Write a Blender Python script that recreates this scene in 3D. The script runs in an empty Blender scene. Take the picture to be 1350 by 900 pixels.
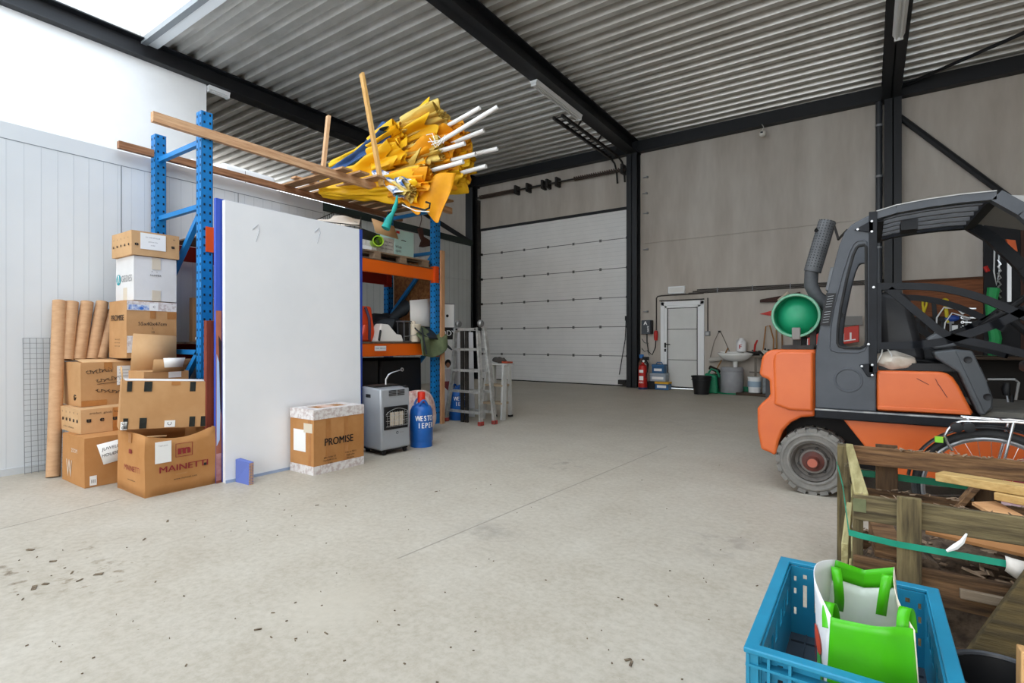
import bpy, math, random
from mathutils import Vector, Matrix
from mathutils.geometry import tessellate_polygon
random.seed(7)
SC = bpy.context.scene
COL = SC.collection
PI = math.pi

# ------------------------------------------------------------------ camera, sky, exposure
H, F, TH = 1.15, 689.0, math.radians(34.3)
SN, CS = math.sin(TH), math.cos(TH)
cam = bpy.data.cameras.new('camera'); cam.sensor_width = 36; cam.lens = F / 1350 * 36
cam.clip_start = 0.05; cam.clip_end = 200
camo = bpy.data.objects.new('camera', cam); COL.objects.link(camo)
camo.location = (0, 0, H); camo.rotation_euler = (PI / 2, 0, TH); SC.camera = camo

world = bpy.data.worlds.new('sky'); SC.world = world; world.use_nodes = True
nt = world.node_tree; nt.nodes.clear()
wo = nt.nodes.new('ShaderNodeOutputWorld'); bg = nt.nodes.new('ShaderNodeBackground')
tc = nt.nodes.new('ShaderNodeTexCoord'); no = nt.nodes.new('ShaderNodeTexNoise')
no.inputs['Scale'].default_value = 3.0; no.inputs['Detail'].default_value = 5
rp = nt.nodes.new('ShaderNodeValToRGB')
rp.color_ramp.elements[0].position = .42; rp.color_ramp.elements[0].color = (.72, .86, 1, 1)
rp.color_ramp.elements[1].position = .60; rp.color_ramp.elements[1].color = (1, .95, .88, 1)
nt.links.new(tc.outputs['Generated'], no.inputs['Vector']); nt.links.new(no.outputs['Fac'], rp.inputs['Fac'])
nt.links.new(rp.outputs['Color'], bg.inputs['Color']); nt.links.new(bg.outputs[0], wo.inputs['Surface'])
bg.inputs['Strength'].default_value = 2.6
SC.view_settings.view_transform = 'Standard'; SC.view_settings.look = 'None'
SC.view_settings.gamma = 1; SC.view_settings.use_curve_mapping = False
SC.view_settings.exposure = 0.68
try:
    SC.cycles.max_bounces = 8; SC.cycles.diffuse_bounces = 6; SC.cycles.transparent_max_bounces = 8
except Exception: pass

# ------------------------------------------------------------------ small maths: a photo sight line to a place in the hall
def ray(u, v):
    dx = (u - 675) / F
    return Vector((-SN + dx * CS, CS + dx * SN, (450 - v) / F))
O0 = Vector((0, 0, H))
def at(t, u, v): return O0 + ray(u, v) * t
def onX(X, u, v): d = ray(u, v); return O0 + d * (X / d.x)
def onY(Y, u, v): d = ray(u, v); return O0 + d * (Y / d.y)
def onZ(Z, u, v): d = ray(u, v); return O0 + d * ((Z - H) / d.z)

# ------------------------------------------------------------------ materials
def lin(c):
    if isinstance(c, str):
        c = [int(c[i:i + 2], 16) / 255 for i in (0, 2, 4)]
    return tuple(x / 12.92 if x <= .04045 else ((x + .055) / 1.055) ** 2.4 for x in c) + (1,)
MC = {}
def mat(name, c, c2=None, rough=.6, metal=0, scale=6, stretch=(1, 1, 1), bump=0, bscale=None, spec=.4, lo=.35, hi=.65, trans=0, emit=0, detail=4):
    if name in MC: return MC[name]
    m = bpy.data.materials.new(name); m.use_nodes = True
    n = m.node_tree.nodes; l = m.node_tree.links; b = n['Principled BSDF']
    b.inputs['Roughness'].default_value = rough; b.inputs['Metallic'].default_value = metal
    b.inputs['Specular IOR Level'].default_value = spec
    b.inputs['Base Color'].default_value = lin(c); m.diffuse_color = lin(c)
    if trans: b.inputs['Transmission Weight'].default_value = trans
    if emit:
        b.inputs['Emission Color'].default_value = lin(c); b.inputs['Emission Strength'].default_value = emit
    if c2 or bump:
        t = n.new('ShaderNodeTexCoord'); mp = n.new('ShaderNodeMapping'); mp.inputs['Scale'].default_value = stretch
        l.new(t.outputs['Object'], mp.inputs['Vector'])
        nz = n.new('ShaderNodeTexNoise'); nz.inputs['Scale'].default_value = scale; nz.inputs['Detail'].default_value = detail
        nz.inputs['Roughness'].default_value = .6
        l.new(mp.outputs['Vector'], nz.inputs['Vector'])
        if c2:
            r = n.new('ShaderNodeValToRGB')
            r.color_ramp.elements[0].position = lo; r.color_ramp.elements[0].color = lin(c)
            r.color_ramp.elements[1].position = hi; r.color_ramp.elements[1].color = lin(c2)
            l.new(nz.outputs['Fac'], r.inputs['Fac']); l.new(r.outputs['Color'], b.inputs['Base Color'])
        if bump:
            nb = nz
            if bscale:
                nb = n.new('ShaderNodeTexNoise'); nb.inputs['Scale'].default_value = bscale; nb.inputs['Detail'].default_value = 4
                l.new(mp.outputs['Vector'], nb.inputs['Vector'])
            bp = n.new('ShaderNodeBump'); bp.inputs['Strength'].default_value = bump; bp.inputs['Distance'].default_value = .02
            l.new(nb.outputs['Fac'], bp.inputs['Height']); l.new(bp.outputs['Normal'], b.inputs['Normal'])
    MC[name] = m
    return m
def wood(name, c, c2, axis=1, rough=.75, bump=.3):
    st = [14, 14, 14]; st[axis] = 1.2
    return mat(name, c, c2, rough=rough, scale=3.0, stretch=st, bump=bump, lo=.36, hi=.63, detail=9)

# ------------------------------------------------------------------ mesh building
from mathutils import noise as NZ
class MB:
    def __init__(s): s.v = []; s.f = []; s.m = []
    def add(s, vs, fs, mi=0):
        o = len(s.v); s.v += [Vector(p) for p in vs]
        s.f += [tuple(i + o for i in f) for f in fs]; s.m += [mi] * len(fs)
        return s
    def box(s, x0, y0, z0, x1, y1, z1, mi=0):
        x0, x1 = sorted((x0, x1)); y0, y1 = sorted((y0, y1)); z0, z1 = sorted((z0, z1))
        return s.add([(x0, y0, z0), (x1, y0, z0), (x1, y1, z0), (x0, y1, z0), (x0, y0, z1), (x1, y0, z1), (x1, y1, z1), (x0, y1, z1)],
                     [(0, 3, 2, 1), (4, 5, 6, 7), (0, 1, 5, 4), (1, 2, 6, 5), (2, 3, 7, 6), (3, 0, 4, 7)], mi)
    def hexa(s, b, t, mi=0):
        return s.add(list(b) + list(t), [(0, 3, 2, 1), (4, 5, 6, 7), (0, 1, 5, 4), (1, 2, 6, 5), (2, 3, 7, 6), (3, 0, 4, 7)], mi)
    def bar(s, p0, p1, w, h, up=(0, 0, 1), mi=0):
        p0 = Vector(p0); p1 = Vector(p1); d = (p1 - p0).normalized(); up = Vector(up)
        if abs(d.dot(up)) > .98: up = Vector((0, 1, 0))
        a = d.cross(up).normalized() * w / 2; b = a.cross(d).normalized() * h / 2
        return s.hexa([p0 - a - b, p0 + a - b, p1 + a - b, p1 - a - b], [p0 - a + b, p0 + a + b, p1 + a + b, p1 - a + b], mi)
    def tube(s, pts, r, seg=8, closed=False, mi=0, caps=True):
        pts = [Vector(p) for p in pts]; n = len(pts); R = r if isinstance(r, (list, tuple)) else [r] * n
        rings = []; pa = None
        for i, p in enumerate(pts):
            a = pts[i - 1] if (i or closed) else p; b = pts[(i + 1) % n] if (i < n - 1 or closed) else p
            d = (b - a).normalized()
            if pa is None:
                pa = d.orthogonal().normalized()
            pa = (pa - d * pa.dot(d))
            pa = pa.normalized() if pa.length > 1e-6 else d.orthogonal().normalized()
            q = d.cross(pa)
            rings.append([p + (pa * math.cos(2 * PI * k / seg) + q * math.sin(2 * PI * k / seg)) * R[i] for k in range(seg)])
        vs = [x for g in rings for x in g]; fs = []
        for i in range(n if closed else n - 1):
            j = (i + 1) % n
            for k in range(seg):
                k2 = (k + 1) % seg
                fs.append((i * seg + k, i * seg + k2, j * seg + k2, j * seg + k))
        if caps and not closed:
            fs.append(tuple(range(seg - 1, -1, -1))); fs.append(tuple((n - 1) * seg + k for k in range(seg)))
        return s.add(vs, fs, mi)
    def lathe(s, prof, o=(0, 0, 0), axis=(0, 0, 1), seg=24, mi=0, fr=None):
        o = Vector(o); ax = Vector(axis).normalized(); e = ax.orthogonal().normalized(); g = ax.cross(e); n = len(prof)
        vs = []; fs = []
        for k in range(seg):
            a = 2 * PI * k / seg; d = e * math.cos(a) + g * math.sin(a)
            for i, (r, t) in enumerate(prof):
                rr = r * (fr(a, i) if fr else 1); vs.append(o + d * rr + ax * t)
        for k in range(seg):
            k2 = (k + 1) % seg
            for i in range(n - 1): fs.append((k * n + i, k2 * n + i, k2 * n + i + 1, k * n + i + 1))
        return s.add(vs, fs, mi)
    def prism(s, poly, y0, y1, plane='xz', holes=(), mi=0):
        def mk(p, y):
            return (p[0], y, p[1]) if plane == 'xz' else ((y, p[0], p[1]) if plane == 'yz' else (p[0], p[1], y))
        loops = [list(poly)] + [list(h) for h in holes]
        flat = [p for L in loops for p in L]; n = len(flat)
        if holes:
            tri = tessellate_polygon([[Vector((p[0], p[1], 0)) for p in L] for L in loops])
        else: tri = [tuple(range(len(poly)))]
        vs = [mk(p, y0) for p in flat] + [mk(p, y1) for p in flat]; fs = []
        for t in tri:
            fs.append(tuple(t)); fs.append(tuple(i + n for i in reversed(t)))
        o = 0
        for L in loops:
            m = len(L)
            for i in range(m):
                j = (i + 1) % m; fs.append((o + i, o + j, o + j + n, o + i + n))
            o += m
        return s.add(vs, fs, mi)
    def grid(s, fn, nu, nv, mi=0, wrap=False):
        vs = [fn(i / nu, j / nv) for i in range(nu + 1) for j in range(nv + 1)]; w = nv + 1
        fs = [(i * w + j, (i + 1) * w + j, (i + 1) * w + j + 1, i * w + j + 1) for i in range(nu) for j in range(nv)]
        return s.add(vs, fs, mi)
    def ball(s, c, r, seg=16, mi=0, sq=(1, 1, 1)):
        c = Vector(c); n = 10; vs = []; fs = []
        for k in range(seg):
            a = 2 * PI * k / seg
            for i in range(n + 1):
                t = PI * i / n
                vs.append(c + Vector((r * sq[0] * math.sin(t) * math.cos(a), r * sq[1] * math.sin(t) * math.sin(a), r * sq[2] * math.cos(t))))
        for k in range(seg):
            for i in range(n): fs.append((k * (n + 1) + i, k * (n + 1) + i + 1, ((k + 1) % seg) * (n + 1) + i + 1, ((k + 1) % seg) * (n + 1) + i))
        return s.add(vs, fs, mi)
    def build(s, name, mats, parent=None, local=False, bevel=0, seg=2, solid=0, ang=35, warp=0, wscale=3, sub=0, off=-1):
        me = bpy.data.meshes.new(name)
        org = Vector((0, 0, 0))
        if parent is not None and not local:
            r = parent
            while r.parent: r = r.parent
            org = Vector(r.location)
        base = None
        me.from_pydata([tuple(p - org) for p in s.v], [], s.f)
        if not isinstance(mats, (list, tuple)): mats = [mats]
        for m in mats: me.materials.append(m)
        for p, mi in zip(me.polygons, s.m): p.material_index = mi; p.use_smooth = True
        import bmesh
        bm = bmesh.new(); bm.from_mesh(me)
        bmesh.ops.remove_doubles(bm, verts=bm.verts, dist=1e-5)
        bmesh.ops.recalc_face_normals(bm, faces=bm.faces)
        if warp:
            from mathutils import noise
            for w in bm.verts: w.co += noise.noise_vector(w.co * wscale) * warp
        bm.to_mesh(me); bm.free()
        me.set_sharp_from_angle(angle=math.radians(ang))
        o = bpy.data.objects.new(name, me); COL.objects.link(o)
        if parent is not None: o.parent = parent
        if solid:
            md = o.modifiers.new('thick', 'SOLIDIFY'); md.thickness = solid; md.offset = off
        if sub:
            md = o.modifiers.new('sub', 'SUBSURF'); md.levels = sub; md.render_levels = sub
        if bevel:
            md = o.modifiers.new('round', 'BEVEL'); md.width = bevel; md.segments = seg; md.limit_method = 'ANGLE'; md.angle_limit = math.radians(40)
        return o
def tag(o, label, cat, group=None, kind=None):
    if label: o['label'] = label
    if cat: o['category'] = cat
    if group: o['group'] = group
    if kind: o['kind'] = kind
    return o
def thing(name, label, cat, loc=(0, 0, 0), rz=0, group=None):
    o = bpy.data.objects.new(name, None); COL.objects.link(o); o.empty_display_size = .1
    o.location = loc; o.rotation_euler = (0, 0, rz)
    return tag(o, label, cat, group)
def struct(mb, name, m, label=None, **k):
    o = mb.build(name, m, **k); o['kind'] = 'structure'; o['category'] = name.split('_')[0]
    if label: o['label'] = label
    return o
def copy_tree(o, parent=None):
    c = o.copy(); COL.objects.link(c)
    if parent is not None: c.parent = parent
    for ch in list(o.children): copy_tree(ch, c)
    return c
def text(s, size, m, parent, org, xd, up, name='lettering', al='CENTER', bold=0, local=False, shear=0, sx=1, off=.002):
    cu = bpy.data.curves.new('t', 'FONT'); cu.body = s; cu.size = size; cu.align_x = al; cu.align_y = 'CENTER'; cu.shear = shear
    cu.resolution_u = 4
    o = bpy.data.objects.new('t', cu)
    me = bpy.data.meshes.new_from_object(o)
    xd = Vector(xd).normalized(); up = Vector(up).normalized(); n = xd.cross(up)
    mb = MB(); org = Vector(org)
    for k in range(3 if bold else 1):
        d = xd * bold * 1.6 * (k - 1) if bold else xd * 0
        mb.add([org + d + xd * v.co.x * sx + up * v.co.y + n * (off + .0002 * k) for v in me.vertices], [tuple(p.vertices) for p in me.polygons])
    bpy.data.objects.remove(o); bpy.data.curves.remove(cu); bpy.data.meshes.remove(me)
    return mb.build(name, m, parent, local=local)

# ------------------------------------------------------------------ setting: floor, walls, roof, frame
BLACK = mat('anthracite_steel', '1d1e21', rough=.5)
SOFTB = mat('black_plastic', '141416', rough=.55)
RUBB = mat('black_rubber', '1b1b1c', '2c2b2a', rough=.85, scale=8)
WHITE = mat('white_paint', 'f0f1f1', rough=.5)
PANEL = mat('white_sandwich_panel', 'dde1e4', 'd3d8dc', rough=.42, scale=.7, spec=.5)
CHALK = mat('white_plaster_wall', 'fbfbfa', 'f3f3f2', rough=.85, scale=1.2)
CONC = mat('grey_concrete_wall', 'c6beb4', 'b1a79c', rough=.92, scale=1.1, stretch=(1.6, 1, .35), bump=.12, bscale=60, spec=.2)
DECK = mat('galvanised_roof_deck', 'd2cec8', 'c1bdb6', rough=.33, metal=.45, scale=2)
GREYP = mat('grey_plastic', '8f9193', rough=.5)
STEEL = mat('bright_steel', 'c4c6c8', rough=.3, metal=.85)
ALU = mat('worn_aluminium', 'cfd0ce', 'a8a9a6', rough=.42, metal=.6, scale=14)
DARKM = mat('dark_metal', '2b2a29', '3d3936', rough=.55, metal=.4, scale=9)
PAPER = mat('white_paper', 'f2f2f0', rough=.7)
INK = mat('black_ink', '1c1b1a', rough=.7)
GREYI = mat('grey_ink', '8f8f90', rough=.7)
REDP = mat('red_paint', 'b8231c', rough=.4)
ORAN = mat('orange_shelf_beam', 'f2690c', rough=.45)
BLUER = mat('blue_rack_steel', '1c84cc', '1878bd', rough=.42, scale=5)
BLUED = mat('royal_blue_print', '3553b8', rough=.45)

def floor_mat():
    m = bpy.data.materials.new('polished_concrete_floor'); m.use_nodes = True
    n = m.node_tree.nodes; l = m.node_tree.links; b = n['Principled BSDF']
    t = n.new('ShaderNodeTexCoord')
    def noise(sc, det=5, ro=.6, st=None):
        z = n.new('ShaderNodeTexNoise'); z.inputs['Scale'].default_value = sc; z.inputs['Detail'].default_value = det; z.inputs['Roughness'].default_value = ro
        if st:
            mp = n.new('ShaderNodeMapping'); mp.inputs['Scale'].default_value = st; l.new(t.outputs['Object'], mp.inputs['Vector']); l.new(mp.outputs[0], z.inputs['Vector'])
        else: l.new(t.outputs['Object'], z.inputs['Vector'])
        return z
    def ramp(z, p0, c0, p1, c1):
        r = n.new('ShaderNodeValToRGB'); r.color_ramp.elements[0].position = p0; r.color_ramp.elements[0].color = c0
        r.color_ramp.elements[1].position = p1; r.color_ramp.elements[1].color = c1; l.new(z, r.inputs['Fac']); return r.outputs['Color']
    def mix(f, a, c, mode='MIX'):
        x = n.new('ShaderNodeMix'); x.data_type = 'RGBA'; x.blend_type = mode
        if isinstance(f, float): x.inputs[0].default_value = f
        else: l.new(f, x.inputs[0])
        for s, v in ((6, a), (7, c)):
            if isinstance(v, tuple): x.inputs[s].default_value = v
            else: l.new(v, x.inputs[s])
        return x.outputs[2]
    A = noise(.55, 6); B = noise(3.2, 7, .7); C = noise(28, 6, .7)
    col = ramp(A.outputs['Fac'], .35, lin('beb5a5'), .66, lin('aea38f'))
    col = mix(.35, col, ramp(B.outputs['Fac'], .32, lin('9a9080'), .66, lin('c4beb2')))
    col = mix(.22, col, ramp(C.outputs['Fac'], .35, lin('82796b'), .6, lin('c8c2b7')))
    # scattered specks of grit, and mud stains by the boxes
    G = noise(55, 2, .5); g = ramp(G.outputs['Fac'], .74, (0, 0, 0, 1), .78, (1, 1, 1, 1))
    col = mix(g, col, lin('6d6153'))
    def stain(pt, rad, c, p0, p1, sc):
        vm = n.new('ShaderNodeVectorMath'); vm.operation = 'DISTANCE'; l.new(t.outputs['Object'], vm.inputs[0]); vm.inputs[1].default_value = pt
        mr = n.new('ShaderNodeMapRange'); l.new(vm.outputs['Value'], mr.inputs[0]); mr.inputs[1].default_value = rad; mr.inputs[2].default_value = rad * .25
        S = noise(sc, 6, .65); q = ramp(S.outputs['Fac'], p0, (0, 0, 0, 1), p1, (1, 1, 1, 1))
        mu = n.new('ShaderNodeMath'); mu.operation = 'MULTIPLY'; l.new(mr.outputs[0], mu.inputs[0]); l.new(q, mu.inputs[1])
        return mix(mu.outputs[0], col, c)
    p = onZ(0, 55, 750); col = stain((p.x, p.y, 0), .55, lin('6f604a'), .58, .68, 9)
    p = onZ(0, 125, 757); col = stain((p.x, p.y, 0), .3, lin('77684f'), .56, .66, 11)
    p = onZ(0, 740, 612); col = stain((p.x, p.y, 0), .3, lin('948c80'), .5, .62, 6)
    p = onZ(0, 950, 715); col = stain((p.x, p.y, 0), .3, lin('a0978b'), .5, .62, 6)
    p = onZ(0, 450, 800); col = stain((p.x, p.y, 0), .35, lin('bdb4a4'), .3, .7, 3)
    p = onZ(0, 900, 560); col = stain((p.x, p.y, 0), 1.2, lin('a39a8d'), .5, .75, 4)
    p = onZ(0, 640, 705); col = stain((p.x, p.y, 0), .3, lin('8d857a'), .45, .7, 4)
    l.new(col, b.inputs['Base Color'])
    r = n.new('ShaderNodeMapRange'); l.new(B.outputs['Fac'], r.inputs[0]); r.inputs[3].default_value = .42; r.inputs[4].default_value = .66
    l.new(r.outputs[0], b.inputs['Roughness']); b.inputs['Specular IOR Level'].default_value = .35
    bp = n.new('ShaderNodeBump'); bp.inputs['Strength'].default_value = .08; bp.inputs['Distance'].default_value = .01
    l.new(C.outputs['Fac'], bp.inputs['Height']); l.new(bp.outputs[0], b.inputs['Normal'])
    return m
flo = struct(MB().box(-16, -7, -.2, 8, 12.9, 0), 'floor', floor_mat(), 'pale polished concrete floor of the hall')
JO = mat('joint_filler', 'a19a8e', rough=.9)
for a, b, w in (((524, 736), (880, 588), .010), ((0, 697), (165, 656), .006)):
    p = onZ(.0008, *a); q = onZ(.0008, *b)
    j = MB().bar((p.x, p.y, .0008), (q.x, q.y, .0008), w, .0008).build('floor_joint', JO, flo); j['label'] = 'thin grey joint line in the concrete'
YB = 12.7
# back wall with the openings of the two doors
GX0, GX1, GZ = -9.87, -5.0, 4.56
DX0, DX1, DZ = -4.22, -3.19, 2.115
wb = MB()
wb.box(-16, YB, 0, GX0, YB + .2, 3.595); wb.box(-16, YB, 3.607, GX0, YB + .2, 6.4)
wb.box(GX0, YB, GZ, GX1, YB + .2, 6.4)
wb.box(GX1, YB, 0, DX0, YB + .2, 3.595); wb.box(DX0, YB, DZ, DX1, YB + .2, 3.595); wb.box(DX1, YB, 0, 8, YB + .2, 3.595)
wb.box(GX1, YB, 3.607, 8, YB + .2, 6.4); wb.box(GX1, YB + .02, 3.59, 8, YB + .2, 3.61)
struct(wb, 'wall_back', CONC, 'grey brown concrete panel wall at the end of the hall')
# insulated box in front with panel joints
XN = -6.1
wn = MB(); wn.box(XN - .08, -7, 0, XN, 4.4, 2.884); wn.box(XN - .08, -7, 2.889, XN, 4.4, 3.03)
wn.box(XN - 3.9, 4.32, 0, XN - .08, 4.4, 3.03); wn.box(XN - 3.9, -7, 2.95, XN - .08, 4.4, 3.0)
nw = struct(wn, 'wall_left_near', PANEL, 'low white sandwich panel wall of the cold store')
gl = MB()
y = -3.0
while y < 4.38:
    gl.box(XN, y - .0015, .06, XN + .0012, y + .0015, 2.884); y += .115
gl2 = MB()
for yy in (-.24, 2.09, 3.25): gl2.box(XN, yy - .004, .06, XN + .002, yy + .004, 2.884)
gl2.box(XN, -7, 2.883, XN + .002, 4.4, 2.890)
g = gl.build('panel_groove', mat('panel_groove', 'c3c9ce', rough=.6), nw); g = gl2.build('panel_joint', mat('panel_joint', '868c92', rough=.6), nw)
struct(MB().box(XN - .005, -7, 0, XN + .012, 4.4, .06), 'baseboard_left', mat('pale_skirting', 'c9cdd0', rough=.6))
# building side wall above the cold store, bright under the rooflight
struct(MB().box(-10.2, -7, 0, -10.0, 4.745, 5.86), 'wall_left', CHALK, 'tall white plastered side wall above the cold store')
# far partition beyond the rack
wf = MB(); wf.box(-10.12, 4.75, 0, -10.0, 12.45, 2.993); wf.box(-10.12, 4.75, 3.0, -10.0, 12.45, 4.05)
fw = struct(wf, 'wall_left_far', mat('pale_ribbed_panel', 'c9ccca', 'bfc2c0', rough=.5, scale=1), 'white ribbed panel partition past the rack')
gl = MB(); y = 4.85
while y < 12.4:
    gl.box(-10.0, y - .006, .02, -9.998, y + .006, 4.04); y += .2
gl.build('panel_groove', mat('panel_groove_dark', 'a9adac', rough=.6), fw)
struct(MB().box(-10.16, 4.75, 4.05, -9.94, 12.45, 4.22), 'beam', mat('dark_green_channel', '25302c', rough=.6), 'dark channel along the top of the far partition')
# roof deck: trapezoidal sheets running across the hall
def deck(y0, y1, x0, x1):
    P = .29; pr = []; y = y0
    while y < y1:
        pr += [(y, 6.16), (y + .105, 6.16), (y + .135, 6.27), (y + .26, 6.27)]; y += P
    pr.append((y, 6.16)); vs = []; fs = []
    for (a, z) in pr: vs += [(x0, a, z), (x1, a, z)]
    for i in range(len(pr) - 1): fs.append((2 * i, 2 * i + 1, 2 * i + 3, 2 * i + 2))
    return MB().add(vs, fs).box(x0, y0, 6.3, x1, y1, 6.42)
struct(deck(3.95, 12.85, -16, 8), 'ceiling', DECK, 'corrugated galvanised steel roof deck', ang=20)
kerb = MB().box(-16, 3.78, 6.12, 8, 3.95, 6.95)
struct(kerb, 'trim_1', WHITE, 'white upstand along the rooflight edge')
struct(MB().box(-10.2, 3.70, 6.10, 8, 3.79, 6.19), 'trim_2', mat('edge_flashing', '8f9396', rough=.5), 'grey flashing under the rooflight upstand')
def glass_mat():
    m = bpy.data.materials.new('rooflight_glazing'); m.use_nodes = True
    n = m.node_tree.nodes; l = m.node_tree.links; n.remove(n['Principled BSDF'])
    t = n.new('ShaderNodeBsdfTransparent'); t.inputs[0].default_value = (.95, .97, 1, 1)
    g = n.new('ShaderNodeBsdfGlossy'); g.inputs['Roughness'].default_value = .05
    x = n.new('ShaderNodeMixShader'); x.inputs[0].default_value = .05
    l.new(t.outputs[0], x.inputs[1]); l.new(g.outputs[0], x.inputs[2]); l.new(x.outputs[0], n['Material Output'].inputs[0])
    return m
wg = struct(MB().box(-10.2, -3.5, 6.93, 2.6, 3.8, 6.94), 'window_1', glass_mat(), 'long glazed rooflight over the near part of the hall')
fr = MB()
for x in (-9.2, -7.6, -6.0, -4.4, -2.8, -1.2, .4): fr.bar((x, -3.5, 6.93), (x, 3.8, 6.93), .05, .06)
fr.bar((-10.2, 1.2, 6.9), (2.6, 1.2, 6.9), .05, .06)
fr.build('window_frame', WHITE, wg)
struct(MB().box(-16.2, -7.2, 0, -10.5, -7, 6.4).box(4.5, -7.2, 0, 8.2, -7, 6.4).box(-10.5, -7.2, 5.4, 4.5, -7, 6.4), 'wall_added_front', CONC, 'unseen concrete wall added behind the viewer, opening sized for the light')  # unseen wall added to hold back light, opening sized to let some in
struct(MB().box(-16.2, -7.2, 0, -16, 12.9, 5.6), 'wall_added_left_outer', CONC, 'added outer concrete wall beyond the far partition, height set for the light')  # added to close the side bay; its height sets the light there
struct(MB().box(8, -7.2, 0, 8.2, 12.9, 6.4), 'wall_added_right', CONC, 'unseen concrete side wall added beyond the forklift to close off light')  # added side wall out of view, shuts out light from that side
struct(deck(-7, -3.7, -16, 8), 'ceiling_rear', DECK, ang=20)
struct(MB().box(2.6, -3.7, 6.16, 8, 3.78, 6.4).box(-16, -3.7, 6.16, -10.2, 3.78, 6.4), 'ceiling_added_side', DECK)  # added roof parts out of view, edge set to limit light from above
# steel frame
def ibeam(x, y0, y1, z0, z1, w, t=.02):
    return MB().box(x - w / 2, y0, z0, x + w / 2, y1, z0 + t).box(x - w / 2, y0, z1 - t, x + w / 2, y1, z1).box(x - .008, y0, z0, x + .008, y1, z1)
def icol(x, y, w, d, z1, t=.02):
    return MB().box(x - w / 2, y - d, 0, x + w / 2, y - d + t, z1).box(x - w / 2, y - t, 0, x + w / 2, y, z1).box(x - .01, y - d, 0, x + .01, y, z1)
for x, lab in ((-10.0, 'dark steel roof beam beside the rooflight over the white wall'), (-4.88, 'dark steel roof beam over the middle of the hall'), (.36, 'dark steel roof beam above the forklift')):
    w = .30
    struct(ibeam(x, -4, 12.7, 5.84, 6.155, w), 'beam', BLACK, lab)
for x, lab in ((-10.08, 'dark steel column at the far corner of the sectional gate'), (-4.88, 'dark steel column between gate and small white door'), (.39, 'dark steel column behind the forklift with a downpipe')):
    struct(icol(x, YB, .27, .26, 6.1), 'column', BLACK, lab)
struct(MB().box(-16, 12.5, 5.87, 8, 12.68, 6.14), 'beam', BLACK, 'dark steel eaves beam along the top of the back wall')
struct(MB().tube([(.5, 12.6, 5.5), (2.05, 12.6, 3.7)], .055, 8), 'trim_3', BLACK, 'dark steel wall brace falling behind the forklift roof')
struct(MB().tube([(.45, 12.5, 6.02), (2.4, 11.1, 6.02)], .03, 8), 'trim_4', BLACK, 'dark steel roof brace above the forklift')
struct(MB().bar((-10.0, 8.9, 5.0), (-10.0, 12.5, 4.15), .05, .12), 'trim_5', BLACK, 'dark steel strut above the far partition')
# hanging bolt row on the first beam
st = MB()
for z in (5.9, 5.96, 6.02, 6.08):
    st.lathe([(0, 0), (.014, 0), (.014, .02), (0, .02)], (-9.85, 1.72, z), (1, 0, 0), 6); st.lathe([(0, 0), (.014, 0), (.014, .02), (0, .02)], (-9.85, 1.80, z), (1, 0, 0), 6)
st.box(-9.87, 1.68, 5.86, -9.85, 1.84, 6.14)
struct(st, 'trim_6', mat('grey_splice', '7b8086', rough=.5), 'bolted splice plate on the beam beside the rooflight')

# sectional gate
GATE = mat('white_gate_panel', 'eae8e5', 'e3e1de', rough=.4, scale=1.5, spec=.5)
gate = thing('door_1', 'wide white sectional overhead gate in the back wall', 'door', ((GX0 + GX1) / 2, YB, 0)); gate['kind'] = 'structure'
for i in range(6):
    z0 = .02 + i * .757; sec = MB().box(GX0 + .02, YB + .03, z0 + .004, GX1 - .02, YB + .08, z0 + .753)
    for k in range(1, 7): sec.box(GX0 + .02, YB + .0295, z0 + k * .108 - .002, GX1 - .02, YB + .031, z0 + k * .108 + .002, 1)
    o = sec.build('gate_section', [GATE, mat('gate_groove', 'c2c2c0', rough=.5)], gate)
    if i:
        hg = MB()
        hg.box(GX0 + .02, YB + .022, z0 - .008, GX1 - .02, YB + .034, z0 + .008)
        for k in range(1, 6):
            x = GX0 + .02 + k * .8; hg.box(x - .03, YB + .015, z0 - .035, x + .03, YB + .032, z0 + .035)
        hg.build('hinge', mat('gate_hinge', '6d6c6a', rough=.45, metal=.5), o)
        rb = MB()
        for x in (GX0 + .05, GX1 - .06): rb.box(x - .06, YB - .03, z0 - .03, x + .06, YB + .03, z0 + .03)
        rb.build('roller_bracket', DARKM, o)
MB().box(GX0, YB - .01, GZ - .03, GX1, YB + .06, GZ + .04).build('top_seal', SOFTB, gate)
MB().box(GX0, YB + .03, 0, GX1, YB + .07, .03).build('bottom_seal', SOFTB, gate)
for x in (GX0 - .03, GX1 - .03):
    MB().box(x, YB - .1, 0, x + .07, YB + .02, GZ + .9).build('guide_rail', DARKM, gate)
sh = MB().tube([(GX0, 12.55, 5.52), (GX1, 12.55, 5.52)], .025, 8)
sh.build('torsion_shaft', DARKM, gate)
for a, b in ((-9.75, -8.45), (-6.55, -5.1)):
    pts = [(a + (b - a) * t / 160, 12.55 + .05 * math.cos(t * .9), 5.52 + .05 * math.sin(t * .9)) for t in range(161)]
    MB().tube(pts, .014, 5).build('torsion_spring', mat('rusty_spring', '5b4a40', rough=.6, metal=.3), gate)
for x in (-8.4, -8.0, -7.5, -7.35, -7.05, -5.15):
    MB().box(x - .03, 12.45, 5.40, x + .03, 12.69, 5.64).build('bearing_bracket', DARKM, gate)
hd = MB().tube([(GX1 - .1, 12.63, 1.72), (GX1 - .12, 12.62, 1.2), (GX1 - .28, 12.62, .3)], .012, 6)
hd.build('pull_cord', SOFTB, gate)
MB().box(GX1 - .12, 12.6, 1.68, GX1 - .02, 12.72, 1.8).build('limit_switch', SOFTB, gate)
MB().box(GX1 - .3, 12.58, .06, GX1 - .12, 12.72, .17).box(GX1 - .2, 12.62, .02, GX1 - .05, 12.7, .1).build('floor_latch', DARKM, gate)
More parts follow.
